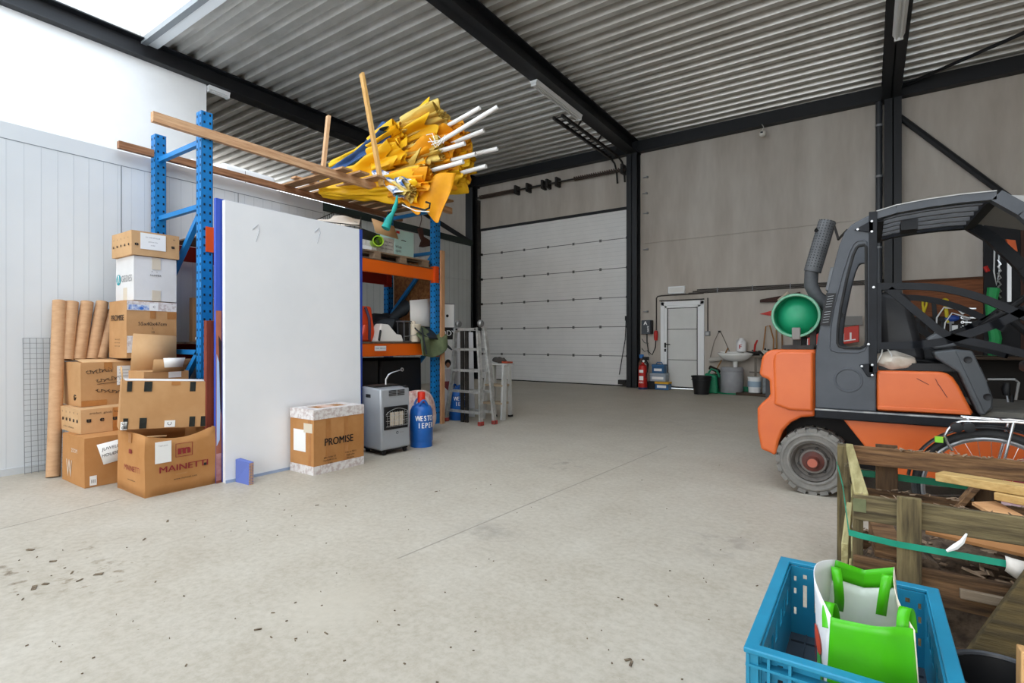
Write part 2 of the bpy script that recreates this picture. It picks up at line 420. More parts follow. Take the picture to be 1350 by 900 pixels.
# overhead track ladder hanging beside the middle beam
tr = MB()
for x in (-5.32, -5.12): tr.bar((x, 9.3, 5.72), (x, 12.2, 5.72), .045, .06)
for x in (-5.32, -5.12): tr.tube([(x, 12.2, 5.72), (x, 12.42, 5.66), (x, 12.55, 5.5), (x, 12.6, 5.2)], .025, 6)
for k in range(14): tr.bar((-5.32, 9.4 + k * .2, 5.74), (-5.12, 9.4 + k * .2, 5.74), .03, .02)
for y in (10.0, 11.0, 11.9): tr.bar((-5.12, y, 5.74), (-5.0, y, 5.9), .03, .03)
tg = tr.build('gate_track', DARKM); tag(tg, 'dark ladder-like gate track hanging beside the middle roof beam', 'track')

# small white door
d2 = thing('door_2', 'small white personnel door in the back wall', 'door', ((DX0 + DX1) / 2, YB, 0)); d2['kind'] = 'structure'
f = MB(); w = .09
f.box(DX0, YB - .03, 0, DX0 + w, YB + .08, DZ).box(DX1 - w, YB - .03, 0, DX1, YB + .08, DZ).box(DX0, YB - .03, DZ - w, DX1, YB + .08, DZ)
f.box(DX0 + w, YB - .015, 0, DX0 + w + .06, YB + .08, DZ - w).box(DX1 - w - .06, YB - .015, 0, DX1 - w, YB + .08, DZ - w).box(DX0 + w, YB - .015, DZ - w - .06, DX1 - w, YB + .08, DZ - w)
f.build('door_frame', WHITE, d2, bevel=.006)
lx0, lx1 = DX0 + w + .06, DX1 - w - .06
MB().box(lx0 - .001, YB + .02, .02, lx1 + .001, YB + .05, DZ - w - .06).build('seal', SOFTB, d2)
lf = MB()
for a, b in ((.06, .70), (.712, 1.44), (1.452, DZ - w - .075)): lf.box(lx0 + .025, YB, a, lx1 - .025, YB + .045, b)
lf = lf.build('leaf', mat('door_leaf', 'd9d9d5', 'd2d2ce', rough=.5, scale=2), d2, bevel=.004)
hn = MB().box(lx0 - .06, YB - .03, 1.0, lx0 - .02, YB - .012, 1.12).tube([(lx0 - .04, YB - .03, 1.08), (lx0 - .04, YB - .075, 1.08), (lx0 + .09, YB - .075, 1.08)], .012, 8).box(lx0 - .06, YB - .03, .9, lx0 - .02, YB - .012, .97)
hn.build('door_handle', SOFTB, d2)
MB().box(DX0 + .1, YB - .06, 0, DX1 - .1, YB, .015).build('threshold', ALU, d2)
struct(MB().box(DX0 - .04, YB - .02, DZ + .02, DX1, YB, DZ + .045), 'trim_7', SOFTB, 'dark rain strip over the small door')

# ------------------------------------------------------------------ cardboard boxes on the near left
CARD = mat('brown_cardboard', 'c69a6c', 'b98c5e', rough=.8, scale=3.5, bump=.05, spec=.2)
CARDL = mat('light_cardboard', 'd0a97d', 'c59c6f', rough=.8, scale=3.5, spec=.2)
CARDD = mat('russet_cardboard', 'bf8b58', 'b27d49', rough=.78, scale=3, spec=.2)
CARDW = mat('white_cardboard', 'e4e3e2', 'dad9d8', rough=.7, scale=3)
TAPEB = mat('brown_tape', 'a9713d', 'b67f4a', rough=.3, scale=9)
TAPEW = mat('printed_white_tape', 'e6e2e0', 'c9bcb9', rough=.35, scale=26, lo=.45, hi=.6)
TAPEK = mat('black_tape', '1b1d1c', '2a2e2a', rough=.4, scale=20)
MARK = mat('black_marker', '2b2623', rough=.7)
MAROON = mat('maroon_print', '8d2b2c', rough=.7)
XD, YD, ZD = (1, 0, 0), (0, 1, 0), (0, 0, 1)

class Carton:
    """corner of the two visible faces at the root; body runs to -x and +y"""
    def __init__(s, label, cx, cy, z0, lx, ly, lz, m, rz=0, tilt=0, open_top=False, wavy=None, group=None, warp=.006):
        s.r = thing('cardboard_box', label, 'box', (cx, cy, z0), rz, group); s.lx, s.ly, s.lz = lx, ly, lz
        s.r.rotation_euler = (tilt, 0, rz)
        mb = MB(); N = 10
        top = (lambda t: lz) if not wavy else wavy
        t = .005
        if open_top:
            mb.grid(lambda u, v: (0, ly * u, v * top(u)), N, 6); mb.grid(lambda u, v: (-lx, ly * u, v * lz), N, 6)
            mb.grid(lambda u, v: (-lx * u, 0, v * (lz + (top(0) - lz) * (1 - u))), N, 6); mb.grid(lambda u, v: (-lx * u, ly, v * (lz + (top(1) - lz) * (1 - u))), N, 6)
            mb.grid(lambda u, v: (-lx * u, ly * v, .003), N, 6)
            s.body = mb.build('body', m, s.r, local=True, solid=t, warp=warp, ang=60)
        else:
            mb.grid(lambda u, v: (0, ly * u, v * lz), N, 6); mb.grid(lambda u, v: (-lx, ly * u, v * lz), N, 6)
            mb.grid(lambda u, v: (-lx * u, 0, v * lz), N, 6); mb.grid(lambda u, v: (-lx * u, ly, v * lz), N, 6)
            mb.grid(lambda u, v: (-lx * u, ly * v, 0), N, N); mb.grid(lambda u, v: (-lx * u, ly * v, lz), N, N)
            s.body = mb.build('body', m, s.r, local=True, warp=warp, ang=60)
            if warp: MB().box(-lx * .5 - .002, .004, lz + .003, -lx * .5 + .002, ly - .004, lz + .004).build('lid_seam', DARKM, s.r, local=True)
    def X(s, name, m, y0, y1, z0, z1, d=.004, par=None, label=None):     # on the face towards +x
        o = MB().box(.0015, y0, z0, d, y1, z1).build(name, m, par or s.r, local=True)
        if label: o['label'] = label
        return o
    def Y(s, name, m, x0, x1, z0, z1, d=.004, par=None):
        return MB().box(x0, -d, z0, x1, -.0015, z1).build(name, m, par or s.r, local=True)
    def T(s, name, m, x0, x1, y0, y1, d=.006):
        return MB().box(x0, y0, s.lz + .001, x1, y1, s.lz + d).build(name, m, s.r, local=True)
    def tX(s, t, size, m, y, z, rot=0, **k):
        c, q = math.cos(rot), math.sin(rot)
        return text(t, size, m, s.r, (.0025, y, z), (0, c, q), (0, -q, c), local=True, **k)
    def tY(s, t, size, m, x, z, rot=0, **k):
        c, q = math.cos(rot), math.sin(rot)
        return text(t, size, m, s.r, (x, -.0025, z), (c, 0, q), (-q, 0, c), local=True, **k)
    def flap(s, name, pts, m):
        return MB().add(pts, [tuple(range(len(pts)))]).build(name, m, s.r, local=True, solid=.005)
def scrawl(mb, x, y0, z0, L, hgt, n, seed, sl=0):
    r = random.Random(seed); pts = []
    for i in range(n * 6):
        t = i / (n * 6 - 1); pts.append((x, y0 + L * t + .012 * math.sin(i * 1.9), z0 + sl * t + hgt * math.sin(i * 1.25 + r.random()) * (.5 + .5 * r.random())))
    mb.tube(pts, .0022, 4)

# open box with maroon mark
A = Carton('brown box with maroon lettering and open top on the floor beside the white board', -4.374, 1.65, 0, .515, .495, .455, CARDD, open_top=True,
           wavy=lambda u: .455 - .05 * math.sin(PI * min(1, u * 1.1)) + .012 * u, warp=.012)
A.tX('MAINETTI', .066, MAROON, .262, .185, bold=.0009, sx=1.22)
A.tX('m', .10, MAROON, .26, .315, bold=.004, sx=1.2)
for a, b, c, d in ((.20, .32, .365, .368), (.20, .32, .265, .268), (.20, .203, .265, .368), (.317, .32, .265, .368)): A.X('emblem_border', MAROON, a, b, c, d)
A.tX('www.mainetti.com', .022, MARK, .27, .10); A.tX('HANGERS', .018, CARD, .24, .135)
A.X('label', PAPER, .06, .17, .24, .40); A.tX('fragile goods', .012, GREYI, .115, .37)
A.tY('MAINETTI', .06, MAROON, -.23, .185, sx=1.1); A.tY('m', .07, MAROON, -.26, .32, bold=.003)
A.tY('www.mainetti.com', .018, MARK, -.24, .10)
A.X('torn_hole', MARK, .405, .425, .165, .185)
A.flap('flap', [(-.0, .01, .45), (-.0, .14, .44), (-.09, .16, .40), (-.09, .02, .41)], CARDL)
A.Y('tape', TAPEB, -.30, -.24, .38, .45)
# black taped box lying in it
B = Carton('brown box with black tape corners lying on top of the open maroon lettered box', -4.60, 1.563, .492, .26, .585, .365, CARD, rz=math.radians(-16), tilt=math.radians(-3.2))
for y0, y1 in ((.03, .06), (.135, .185), (.435, .475), (.545, .58)):
    B.X('tape', TAPEK, y0, y1, .285, .362)
for y0, y1 in ((.02, .05), (.12, .165), (.445, .485), (.525, .57)):
    B.X('tape', TAPEK, y0, y1, .005, .085)
B.X('label', PAPER, .28, .35, .008, .06); B.tX('C', .04, INK, .315, .035, rot=PI / 2)
B.X('label', PAPER, .005, .045, .0, .06); B.tX('O C', .03, INK, .025, .03, rot=PI / 2)
B.X('tape', TAPEB, .31, .37, .335, .362)
B.flap('flap', [(-.01, .0, .36), (-.01, -.012, .47), (-.05, -.02, .47), (-.06, .0, .36)], CARDL)
B.T('lid_flap', CARDW, -.25, -.01, .02, .56, .004)
# jewelry holder box
C_ = Carton('brown box with a slanted handwritten white sheet at the bottom of its stack', -5.059, 1.493, 0, .515, .345, .39, CARDD)
C_.r.rotation_euler = (0, 0, 0)
MB().add([(.004, .075, .33), (.004, .34, .37), (.006, .34, .20), (.004, .12, .165)], [(0, 1, 2, 3)]).build('paper_sheet', PAPER, C_.r, local=True, solid=.001)
C_.tX('JUWELE', .034, MARK, .165, .295, rot=.16, off=.006, shear=.2); C_.tX('HOUDER', .034, MARK, .172, .245, rot=.16, off=.006, shear=.2)
C_.X('tape', TAPEB, .24, .32, .06, .19); C_.X('label', PAPER, .03, .075, .015, .09)
C_.tX('||||', .03, INK, .052, .05, off=.003); C_.tY('ZOOM', .045, mat('pale_print', 'e2d5c2', rough=.7), -.22, .27)
C_.tY('W', .2, MC['pale_print'], -.34, .11, sx=.6)
D_ = Carton('low brown box with a row of dark print marks, second in its stack', -5.298, 1.539, .392, .60, .47, .20, CARDL)
for k in range(4):
    yk = .05 + k * .09
    D_.tX('e', .06, MARK, yk, .11, bold=.002) if k % 2 else D_.tX('u', .06, MARK, yk, .11, bold=.003)
D_.tX('product  goods  fragile', .025, MARK, .17, .165); D_.X('tape', TAPEB, .215, .265, .0, .198)
for k in range(6): D_.tY('u', .055, MARK, -.08 - k * .085, .105, bold=.003); D_.tY('v', .04, MARK, -.07 - k * .09, .165)
D_.tY('this side up    handle with care', .02, MARK, -.28, .04)
E_ = Carton('brown box with handwriting and a recycling mark, above the low printed box', -5.519, 1.603, .594, .50, .53, .375, CARD)
q = MB(); scrawl(q, .003, .03, .29, .19, .022, 5, 3, .02); scrawl(q, .003, .10, .21, .18, .02, 4, 5, .03); scrawl(q, .003, .10, .13, .19, .016, 4, 8, -.02)
q.tube([(.003, .11, .185), (.003, .26, .2)], .002, 4); q.build('handwriting', MARK, E_.r, local=True)
rc = MB()
for k in range(3):
    a = k * 2 * PI / 3 + .5; rc.bar((-.13 + .022 * math.cos(a), -.003, .075 + .026 * math.sin(a)), (-.13 + .022 * math.cos(a + 1.6), -.003, .075 + .026 * math.sin(a + 1.6)), .012, .003)
rc.build('recycling_mark', MARK, E_.r, local=True)
E_.X('tape', TAPEB, .0, .18, .0, .05); E_.X('tape', TAPEB, .16, .22, .31, .373); E_.X('label', PAPER, .255, .375, .17, .34)
for k in range(5): E_.X('label_line', GREYI, .27, .36 - .01 * (k % 3), .19 + k * .028, .194 + k * .028, .005)
E_.flap('flap', [(-.02, .02, .378), (-.02, .5, .378), (-.22, .5, .40), (-.22, .02, .40)], CARDL)
# open box with raised flap
F_ = Carton('open brown box with its back flap raised, in front of the blue rack post', -4.955, 1.86, 0, .32, .34, .90, CARD)
F_.flap('flap', [(-.28, .0, .90), (-.28, .36, .90), (-.30, .37, 1.2), (-.30, .03, 1.22)], CARDL)
F_.flap('flap', [(.0, .06, .895), (.0, .30, .895), (.05, .34, 1.0), (.05, .05, 1.0)], CARDL)
F_.flap('paper_sheet', [(.052, .13, .93), (.052, .27, .93), (.056, .29, 1.01), (.056, .12, 1.01)], PAPER)
F_.X('label', PAPER, .18, .28, .84, .89)
# stack on top
G = Carton('brown box taped with printed white and blue tape, under the white box', -5.42, 1.90, 1.0, .40, .40, .515, CARD)
G.tX('55x40x47cm', .045, MARK, .20, .31); G.tX('L', .03, MARK, .20, .27); G.tX('10', .03, MARK, .20, .235)
G.X('tape', TAPEW, 0, .40, .43, .512); G.X('tape', mat('blue_tape', '3f74c4', 'd7e1ef', rough=.35, scale=14, lo=.4, hi=.55), .01, .17, .435, .48, .0045)
G.X('label', PAPER, .175, .245, .43, .50, .006); G.tX('C', .03, INK, .21, .465, off=.006)
G.X('tape', TAPEB, .18, .225, .36, .43); G.X('tape', TAPEB, .32, .40, .36, .42)
G.X('tape', TAPEW, .0, .07, .05, .20); G.tY('PROMISE', .075, MARK, -.20, .36, bold=.001)
for k in range(3): G.tY('dolce vita   glass', .018, MARK, -.2, .17 - k * .03)
Hh = Carton('white box with a teal round emblem, second from the top of the tall stack', -5.42, 1.955, 1.520, .41, .345, .40, CARDW)
Hh.tY('GEDES', .085, GREYI, -.155, .20, sx=.95); Hh.tX('NUMMER', .022, MARK, .17, .235); Hh.tX('o     o', .02, MARK, .16, .27)
em = MB().lathe([(0, 0), (.05, 0)], (-.34, -.003, .20), (0, -1, 0), 20).build('emblem', mat('teal_print', '1a9aa6', rough=.6), Hh.r, local=True)
MB().bar((-.36, -.0045, .17), (-.34, -.0045, .24), .008, .002, (0, 1, 0)).bar((-.33, -.0045, .24), (-.32, -.0045, .17), .008, .002, (0, 1, 0)).build('emblem_mark', PAPER, em, local=True)
Hh.X('tape', mat('clear_tape', 'd9cdb8', rough=.3), .14, .21, .29, .398); Hh.X('tape', MC['clear_tape'], .14, .21, .0, .1); Hh.Y('tape', MC['clear_tape'], -.23, -.15, .0, .12)
I_ = Carton('flat brown box with a big white label on top of the tall stack', -5.40, 1.93, 1.924, .45, .385, .218, CARDL)
I_.X('label', PAPER, .065, .27, .06, .205); I_.tX('to: warehouse', .02, GREYI, .165, .17); I_.tX('address line', .016, GREYI, .165, .13); I_.tX('order', .016, GREYI, .165, .1)
for k in range(5): I_.tY('u', .045, MARK, -.06 - k * .085, .1, bold=.002); I_.tY('v', .03, MARK, -.07 - k * .08, .16)
I_.tX('o', .05, MARK, .035, .10, bold=.002); I_.tX('u', .05, MARK, .33, .11, bold=.003); I_.tX('xx', .02, MARK, .34, .18)
# cardboard tubes
for bu, bv, tu, tv, zb, lab in ((76, 628, 82, 397, 0, 'long brown cardboard tube standing on the floor next to the wire grid'), (88, 472, 95, 398, .985, 'thick brown cardboard tube on the handwritten box, nearest the long tube'),
                           (104, 472, 115, 398, .985, 'second of the short tubes leaning on the wall above the handwritten box'), (121, 472, 135, 398, .985, 'third of the short tubes leaning on the wall above the handwritten box'), (132, 470, 150, 410, .985, 'shortest cardboard tube, leaning most, nearest the tall box stack')):
    b = onX(-5.72 if zb == 0 else -5.93, bu, bv); b.z = zb; t_ = onX(-6.03, tu, tv); dd = t_ - b
    if zb == 0: b.y -= .03; t_.y -= .02; dd = t_ - b
    n = dd.normalized(); e = n.orthogonal()
    r = .049
    m = MB().lathe([(r - .006, .0), (r, 0), (r, dd.length), (r - .006, dd.length), (r - .006, 0)], b + Vector((0, 0, r * abs(e.z) * .3)), n, 20)
    o = m.build('cardboard_tube', mat('tube_cardboard', 'c9a17b', 'bd946d', rough=.75, scale=6, stretch=(2, 2, 6))); tag(o, lab, 'tube', 'cardboard tubes against the cold store wall')
# wire grid
wg_ = MB(); p0 = Vector((-6.03, 1.30, 0)); p1 = Vector((-6.06, 1.62, 0))
for k in range(7):
    y = 1.36 + k * .045; wg_.tube([(-6.03, y, 0.0), (-6.085, y, 1.18)], .0022, 5)
for k in range(27):
    z = .01 + k * .045; x = -6.03 - .055 * z / 1.18; wg_.tube([(x, 1.36, z), (x, 1.63, z)], .0018, 5)
o = wg_.build('wire_grid', mat('galvanised_wire', '8f9598', rough=.4, metal=.6)); tag(o, 'narrow galvanised wire grid leaning on the white wall beside the tubes', 'wire grid')

# ------------------------------------------------------------------ pallet rack
RX, RR, RY0, RY1, RZ = -5.0, -6.0, 2.38, 5.48, 3.25
rack = thing('pallet_rack', 'blue and orange steel pallet rack along the white wall', 'rack', (-5.5, 3.9, 0))
PW, PD = .055, .10
HOLE = mat('slot_shadow', '0c2236', rough=.8)
def post(x, y, sgn):
    m = MB(); t = .003
    # open C upright: front face two flanges with a groove between
    m.box(x - .05, y - .05, 0, x - .006, y - .047, RZ).box(x + .006, y - .05, 0, x + .05, y - .047, RZ)
    m.box(x - .006, y - .047, 0, x + .006, y - .035, RZ)
    m.box(x - .05, y - .05, 0, x - .047, y + .05, RZ).box(x + .047, y - .05, 0, x + .05, y + .05, RZ)
    m.box(x - .05, y + .047, 0, x - .02, y + .05, RZ).box(x + .02, y + .047, 0, x + .05, y + .05, RZ)
    m.box(x - .065, y - .065, 0, x + .065, y + .065, .008)
    o = m.build('upright', BLUER, rack)
    h = MB(); z = .12
    while z < RZ - .03:
        for xx in (-.028, .028): h.box(x + xx - .008, y - .0515, z, x + xx + .008, y - .0495, z + .022)
        for yy in (-.025, .025): h.box(x + .0495, y + yy - .008, z + .02, x + .0515, y + yy + .008, z + .042)
        z += .075
    h.build('slot_groove', HOLE, o)['kind'] = 'stuff'
for y in (RY0, RY1):
    for x in (RX - .05, RR + .0): post(x, y, 1)
    for za, zb in ((2.995, 2.995), (2.40, 2.40), (1.05, 1.05), (.25, .25)):
        MB().bar((RX - .1, y, za), (RR + .05, y, zb), .045, .045).build('frame_brace', BLUER, rack)
    for (za, zb) in ((2.36, 1.55), (1.10, .3)):
        MB().bar((RX - .1, y, za), (RR + .05, y, zb), .045, .045).build('frame_brace', BLUER, rack)
REDB = mat('dark_red_beam', 'a5281a', rough=.5)
for x, m_, xo in ((RX - .05, ORAN, .0), (RR, REDB, 0)):
    for z in (2.0, .965):
        b_ = MB().box(x - .02, RY0 + .05, z, x + .025, RY1 - .05, z + .16).build('load_beam', m_, rack, bevel=.006)
        for y in (RY0 + .055, RY1 - .055):
            cn = MB().box(x - .03, y - .008, z - .03, x + .055, y + .008, z + .20).box(x + .05, y - (.07 if y < 4 else -.0), z - .03, x + .058, y + (.0 if y < 4 else .07), z + .2)
            cn.build('beam_connector', mat('connector_orange', 'e2551a', rough=.5) if m_ is ORAN else REDB, b_)
sg = MB().box(-4.974, 4.32, 1.035, -4.970, 4.50, 1.095).build('beam_sign', PAPER, rack)
text('MAX 2000 KG', .026, GREYI, rack, (-4.969, 4.41, 1.065), YD, ZD)
OSB = mat('osb_board', '7a4a26', '9a673a', rough=.85, scale=22, lo=.4, hi=.6)
MB().box(-5.95, 5.54, .98, -5.02, 5.555, 2.33).build('end_board', OSB, rack)
bd = MB()
for k in range(8): bd.box(-5.97, RY0 + .1 + k * .372, 1.126, -5.02, RY0 + .1 + k * .372 + .36, 1.146)
bd.build('shelf_board', mat('shelf_chipboard', '6c5846', '7d6854', rough=.85, scale=20), rack)
bd = MB().box(-5.97, RY0 + .08, 2.161, -5.02, RY1 - .08, 2.175)
bd.build('shelf_board', MC['shelf_chipboard'], rack)
# wooden edge strip along the far front upright
o = MB().box(-4.945, 5.46, .0, -4.915, 5.53, 2.42).build('wood_batten', wood('pale_pine', 'c79a72', 'b07f57', 2)); tag(o, 'thin upright pine batten against the far rack post', 'batten')

# timbers across the rack top
PINEY = wood('pine_along', 'dcb38a', 'c0916a', 1); PINEX = wood('pine_across', 'c29a70', '9a7350', 0); PINEZ = wood('pine_upright', 'dcb48a', 'c59b70', 2)
OLDY = wood('weathered_timber', 'a87a58', '865b3e', 1)
o = MB().bar((-4.99, 1.93, 3.045), (-4.99, 5.75, 3.035), .05, .085).build('timber_beam', PINEY); tag(o, 'long pine timber along the front of the rack top', 'timber')
o = MB().bar((-6.0, 2.03, 3.055), (-6.0, 5.75, 3.05), .055, .07).build('timber_beam', OLDY); tag(o, 'long reddish brown timber along the wall side of the rack top', 'timber')
decks = []
for k in range(9):
    y = 3.75 + k * .205
    o = MB().box(-6.12, y, 3.084 + .002 * (k % 2), -4.85 + .05 * ((k * 7) % 3), y + .14, 3.106 + .002 * (k % 2)).build('deck_plank', PINEX)
    tag(o, 'short weathered plank laid across the two rack top timbers under the yellow banners', 'plank', 'planks across the rack top')
for k, (x) in enumerate((-5.75, -5.35)):
    o = MB().box(x, 3.7, 3.108, x + .1, 5.55, 3.13).build('deck_plank', PINEY); tag(o, 'plank lying lengthwise on the cross planks beneath the yellow banners', 'plank', 'planks lengthwise on the rack top')
a, b = at(6.15, 425, 250), at(6.15, 433, 153)
a.z = 3.10
o = MB().bar(a, b, .075, .035, (.3, 1, 0)).build('timber_upright', PINEZ); tag(o, 'short pine stake standing upright on the rack top', 'stake')
a, b = at(6.25, 503, 245), at(6.2, 477, 97)
o = MB().bar(a, b, .07, .035, (.3, 1, 0)).build('timber_upright', wood('yellow_pine', 'd9ae6b', 'c2924e', 2)); tag(o, 'tall yellowish pine stake leaning in front of the banner bundle', 'stake')

# ------------------------------------------------------------------ bundle of banners
YEL = mat('yellow_banner_cloth', 'f3c21c', 'e8b012', rough=.55, scale=2.5, spec=.3)
YEO = mat('orange_yellow_banner_cloth', 'eda415', 'd98e10', rough=.55, scale=3, spec=.3)
NAV = mat('blue_banner_cloth', '2f5a93', '24416d', rough=.55, scale=3, spec=.3)
CREAM = mat('pale_yellow_lining', 'dcc26a', 'c9a94e', rough=.6, scale=4)
POLE = mat('white_plastic_pole', 'ecebe8', rough=.4)
def banner(label, pole, cloth, m, r0, r1, folds, seed, frill=.5):
    """pole: (u,v,t) of the open end and the start; cloth: start and end of the gathered cloth"""
    r = random.Random(seed)
    A0, A1 = [at(t, u, v) for (u, v, t) in cloth]
    o = thing('banner_pole', label, 'banner', tuple((A0 + A1) / 2), 0, 'yellow banners on the rack top')
    if pole:
        P0, P1 = [at(t, u, v) for (u, v, t) in pole]; n = (P1 - P0).normalized(); L = (P1 - P0).length; rr = .027
        MB().lathe([(rr - .005, L - .3), (rr - .005, L), (rr, L), (rr, 0), (0, 0)], P0, n, 14).lathe([(rr + .002, L * .55), (rr + .002, L * .55 + .012)], P0, n, 14).build('pole', POLE, o)
    ax = (A1 - A0); L = ax.length; n = ax.normalized(); e = n.cross(Vector((0, 0, 1))).normalized(); g = e.cross(n)
    ph = [r.random() * 6.3 for _ in range(6)]
    def fn(u, v):
        a = 2 * PI * v; R = (r0 + (r1 - r0) * u ** .8) * (1 + .12 * math.sin(3 * a + ph[0] + 2.5 * u) + .05 * math.sin(18 * u + ph[1] + 2 * a))
        R *= 1 + (.08 + .26 * u ** 2) * math.sin(folds * a + ph[2] + 1.6 * math.sin(4 * u + ph[3]))
        R *= 1 + .06 * math.sin(13 * a + 9 * u + ph[4])
        R += .035 * NZ.noise(Vector((math.cos(a) * 2.2 + seed, math.sin(a) * 2.2, u * 5)))
        if u > .9: R *= 1 + (u - .9) * 3.2 * math.sin(2 * a + ph[5]) * frill + (u - .9) * 1.5
        sag = -.12 * r1 * math.sin(PI * u)
        w = r1 * u ** 3 * (.30 * math.sin(folds * 1.0 * a + ph[5]) + .18 * math.sin(11 * a + ph[1]))
        return A0 + n * (L * u + w) + e * (R * math.cos(a)) + g * (R * math.sin(a) * .9 + sag)
    k = MB().grid(fn, 34, 96); c = k.build('cloth', m, o, ang=70)
    # crumpled inner gathers at the mouth
    q = MB()
    for j in range(4):
        pp = [r.random() * 6.3 for _ in range(3)]; s = .85 - .2 * j
        def f2(u, v, s=s, pp=pp, j=j):
            a = 2 * PI * v; R = r1 * s * (1 + .34 * math.sin((folds - j) * a + pp[0] + 2 * u) + .14 * math.sin(11 * a + pp[1]) + .25 * u * math.sin(5 * a + pp[2]))
            return A0 + n * (L * (.72 + .36 * u) + .10 * r1 * math.sin(5 * a + pp[2]) + .18 * r1 * u * math.sin(3 * a + pp[1])) + e * (R * math.cos(a)) + g * (R * math.sin(a) * .9)
        q.grid(f2, 6, 64)
    q.build('gathers', [YEO, CREAM, YEL][seed % 3], c, ang=80)
    return o
TP = 6.55
banner('yellow banner roll with a white pole, topmost of the bundle on the rack', ((520, 205, 7.0), (633, 142, 6.5)), ((440, 222, 7.15), (572, 157, 6.75)), YEL, .10, .19, 7, 1)
banner('yellow banner roll whose long white pole reaches out furthest and highest', ((505, 232, 6.8), (656, 141, 6.25)), ((428, 248, 6.95), (528, 208, 6.6)), YEL, .10, .24, 6, 2)
banner('amber banner roll with a white pole below the two top poles', ((530, 215, 7.1), (638, 172, 6.5)), ((455, 235, 7.2), (602, 186, 6.85)), YEO, .10, .20, 8, 3)
banner('amber banner roll with a short white pole in the middle of the bundle', ((505, 222, 6.9), (613, 189, 6.4)), ((450, 245, 7.1), (574, 206, 6.65)), YEO, .10, .20, 9, 4)
banner('amber banner roll with a white pole behind, reaching out at mid height', ((545, 222, 7.2), (656, 196, 6.7)), ((470, 240, 7.3), (608, 212, 6.95)), YEO, .10, .18, 8, 5)
banner('amber banner roll with a jointed white pole beside the middle poles', ((520, 232, 7.0), (627, 203, 6.45)), ((460, 246, 7.1), (590, 214, 6.75)), YEO, .09, .19, 7, 6)
banner('pale yellow banner roll with a white pole in the lower middle', ((515, 240, 6.8), (611, 213, 6.3)), ((455, 252, 6.95), (562, 226, 6.6)), CREAM, .09, .21, 8, 7)
banner('amber banner roll with the lowest white pole', ((545, 245, 7.0), (641, 219, 6.5)), ((480, 250, 7.1), (600, 232, 6.8)), YEO, .09, .19, 7, 8)
# blue cloth and hanging flap
def drape(name, label, cat, P, m, parent=None, amp=.05, fold=5, seed=1, nu=22, nv=30, lab2=None):
    """P: 4 corners; crumpled sheet between them"""
    r = random.Random(seed); ph = [r.random() * 6.3 for _ in range(4)]
    a, b, c, d = [Vector(p) for p in P]; nn = (b - a).cross(d - a).normalized()
    def fn(u, v):
        p = (a * (1 - u) + b * u) * (1 - v) + (d * (1 - u) + c * u) * v
        return p + nn * amp * (math.sin(fold * PI * u + ph[0] + 1.5 * v) * (.5 + .5 * v) + .35 * math.sin(fold * 2.3 * u + 6 * v + ph[1])) + Vector((0, 0, amp * .5 * math.sin(9 * u + ph[2]) * v))
    o = MB().grid(fn, nu, nv).build(name, m, parent, solid=.006, off=0, ang=70)
    return o
o = drape('banner_cloth', None, None, [at(6.45, 510, 258), at(6.35, 600, 225), at(6.2, 578, 290), at(6.15, 528, 268)], YEO, None, .05, 4, 3)
tag(o, 'orange banner cloth with a dark emblem hanging down from the bundle', 'banner')
o2 = MB(); pts = [at(6.06, u, v) for u, v in ((541, 272), (560, 277), (566, 274), (567, 268), (561, 266))]; o2.tube(pts, .012, 6); e_ = o2.build('emblem', INK, o); e_['label'] = 'dark curved emblem on the cloth'
o2 = MB().tube([at(6.06, u, v) for u, v in ((530, 270), (548, 278), (566, 279))], .006, 6); o2.build('edge_stripe', PAPER, o)
o = banner('blue banner cloth rolled behind the upright pine stakes', None, ((425, 242, 7.1), (520, 178, 6.65)), NAV, .09, .14, 6, 11, .2)
o = banner('yellow and white banner cloth rolled along the bottom of the bundle', None, ((425, 252, 6.7), (556, 244, 6.35)), YEL, .08, .18, 6, 12)
o = banner('white and blue banner cloth crumpled below the tall stake', None, ((495, 226, 6.5), (540, 252, 6.2)), mat('white_blue_cloth', 'dfe2e6', '3c66a0', rough=.6, scale=7, lo=.5, hi=.56), .05, .11, 5, 13)
cr = MB()
for k in range(5):
    a = at(6.42, 562 + k * 2.2, 178 + (k * 37) % 14); cr.tube([a, at(6.4, 570 + (k * 13) % 22, 176 + (k * 29) % 20), at(6.4, 575 + (k * 17) % 14, 190 - (k * 11) % 16)], .005, 5)
o = cr.build('cord', PAPER); tag(o, 'tangled white cord tying the banner poles', 'cord')

# ------------------------------------------------------------------ panels leaning at the front of the rack
HCW = mat('white_board_face', 'f3f5f8', 'edf0f4', rough=.5, scale=1.5)
o = thing('display_board', 'large blank white display board leaning in front of the rack', 'board', (-4.32, 2.87, 0))
bd = MB(); Y0, Y1, ZT = 2.19, 3.545, 2.3
bd.hexa([(-4.345, Y0, 0), (-4.305, Y0, 0), (-4.285, Y1, 0), (-4.325, Y1, 0)], [(-4.355, Y0, ZT), (-4.315, Y0, ZT), (-4.315, Y1, ZT), (-4.355, Y1, ZT)])
fc = bd.build('panel', HCW, o)
MB().bar((-4.300, Y0, .012), (-4.282, Y1, .012), .004, .024).build('edge_tape', mat('bluish_edge', '9fb0cc', rough=.6), o)
sc = MB()
for a in ((-4.311, 2.42, 2.1), (-4.31, 3.02, 2.18)):
    sc.tube([(a[0], a[1], a[2]), (a[0], a[1] + .05, a[2] + .05), (a[0], a[1] + .06, a[2]), (a[0], a[1] + .03, a[2] - .1)], .003, 4)
sc.build('scuff_mark', mat('scuff', 'b9bcc2', rough=.7), fc)
o = thing('printed_panel', 'blue panel with a printed figure standing behind the blank white board', 'panel', (-4.40, 2.87, 0))
MB().box(-4.40, 2.145, 0, -4.368, 3.63, 2.315).build('panel', BLUED, o, bevel=.002)
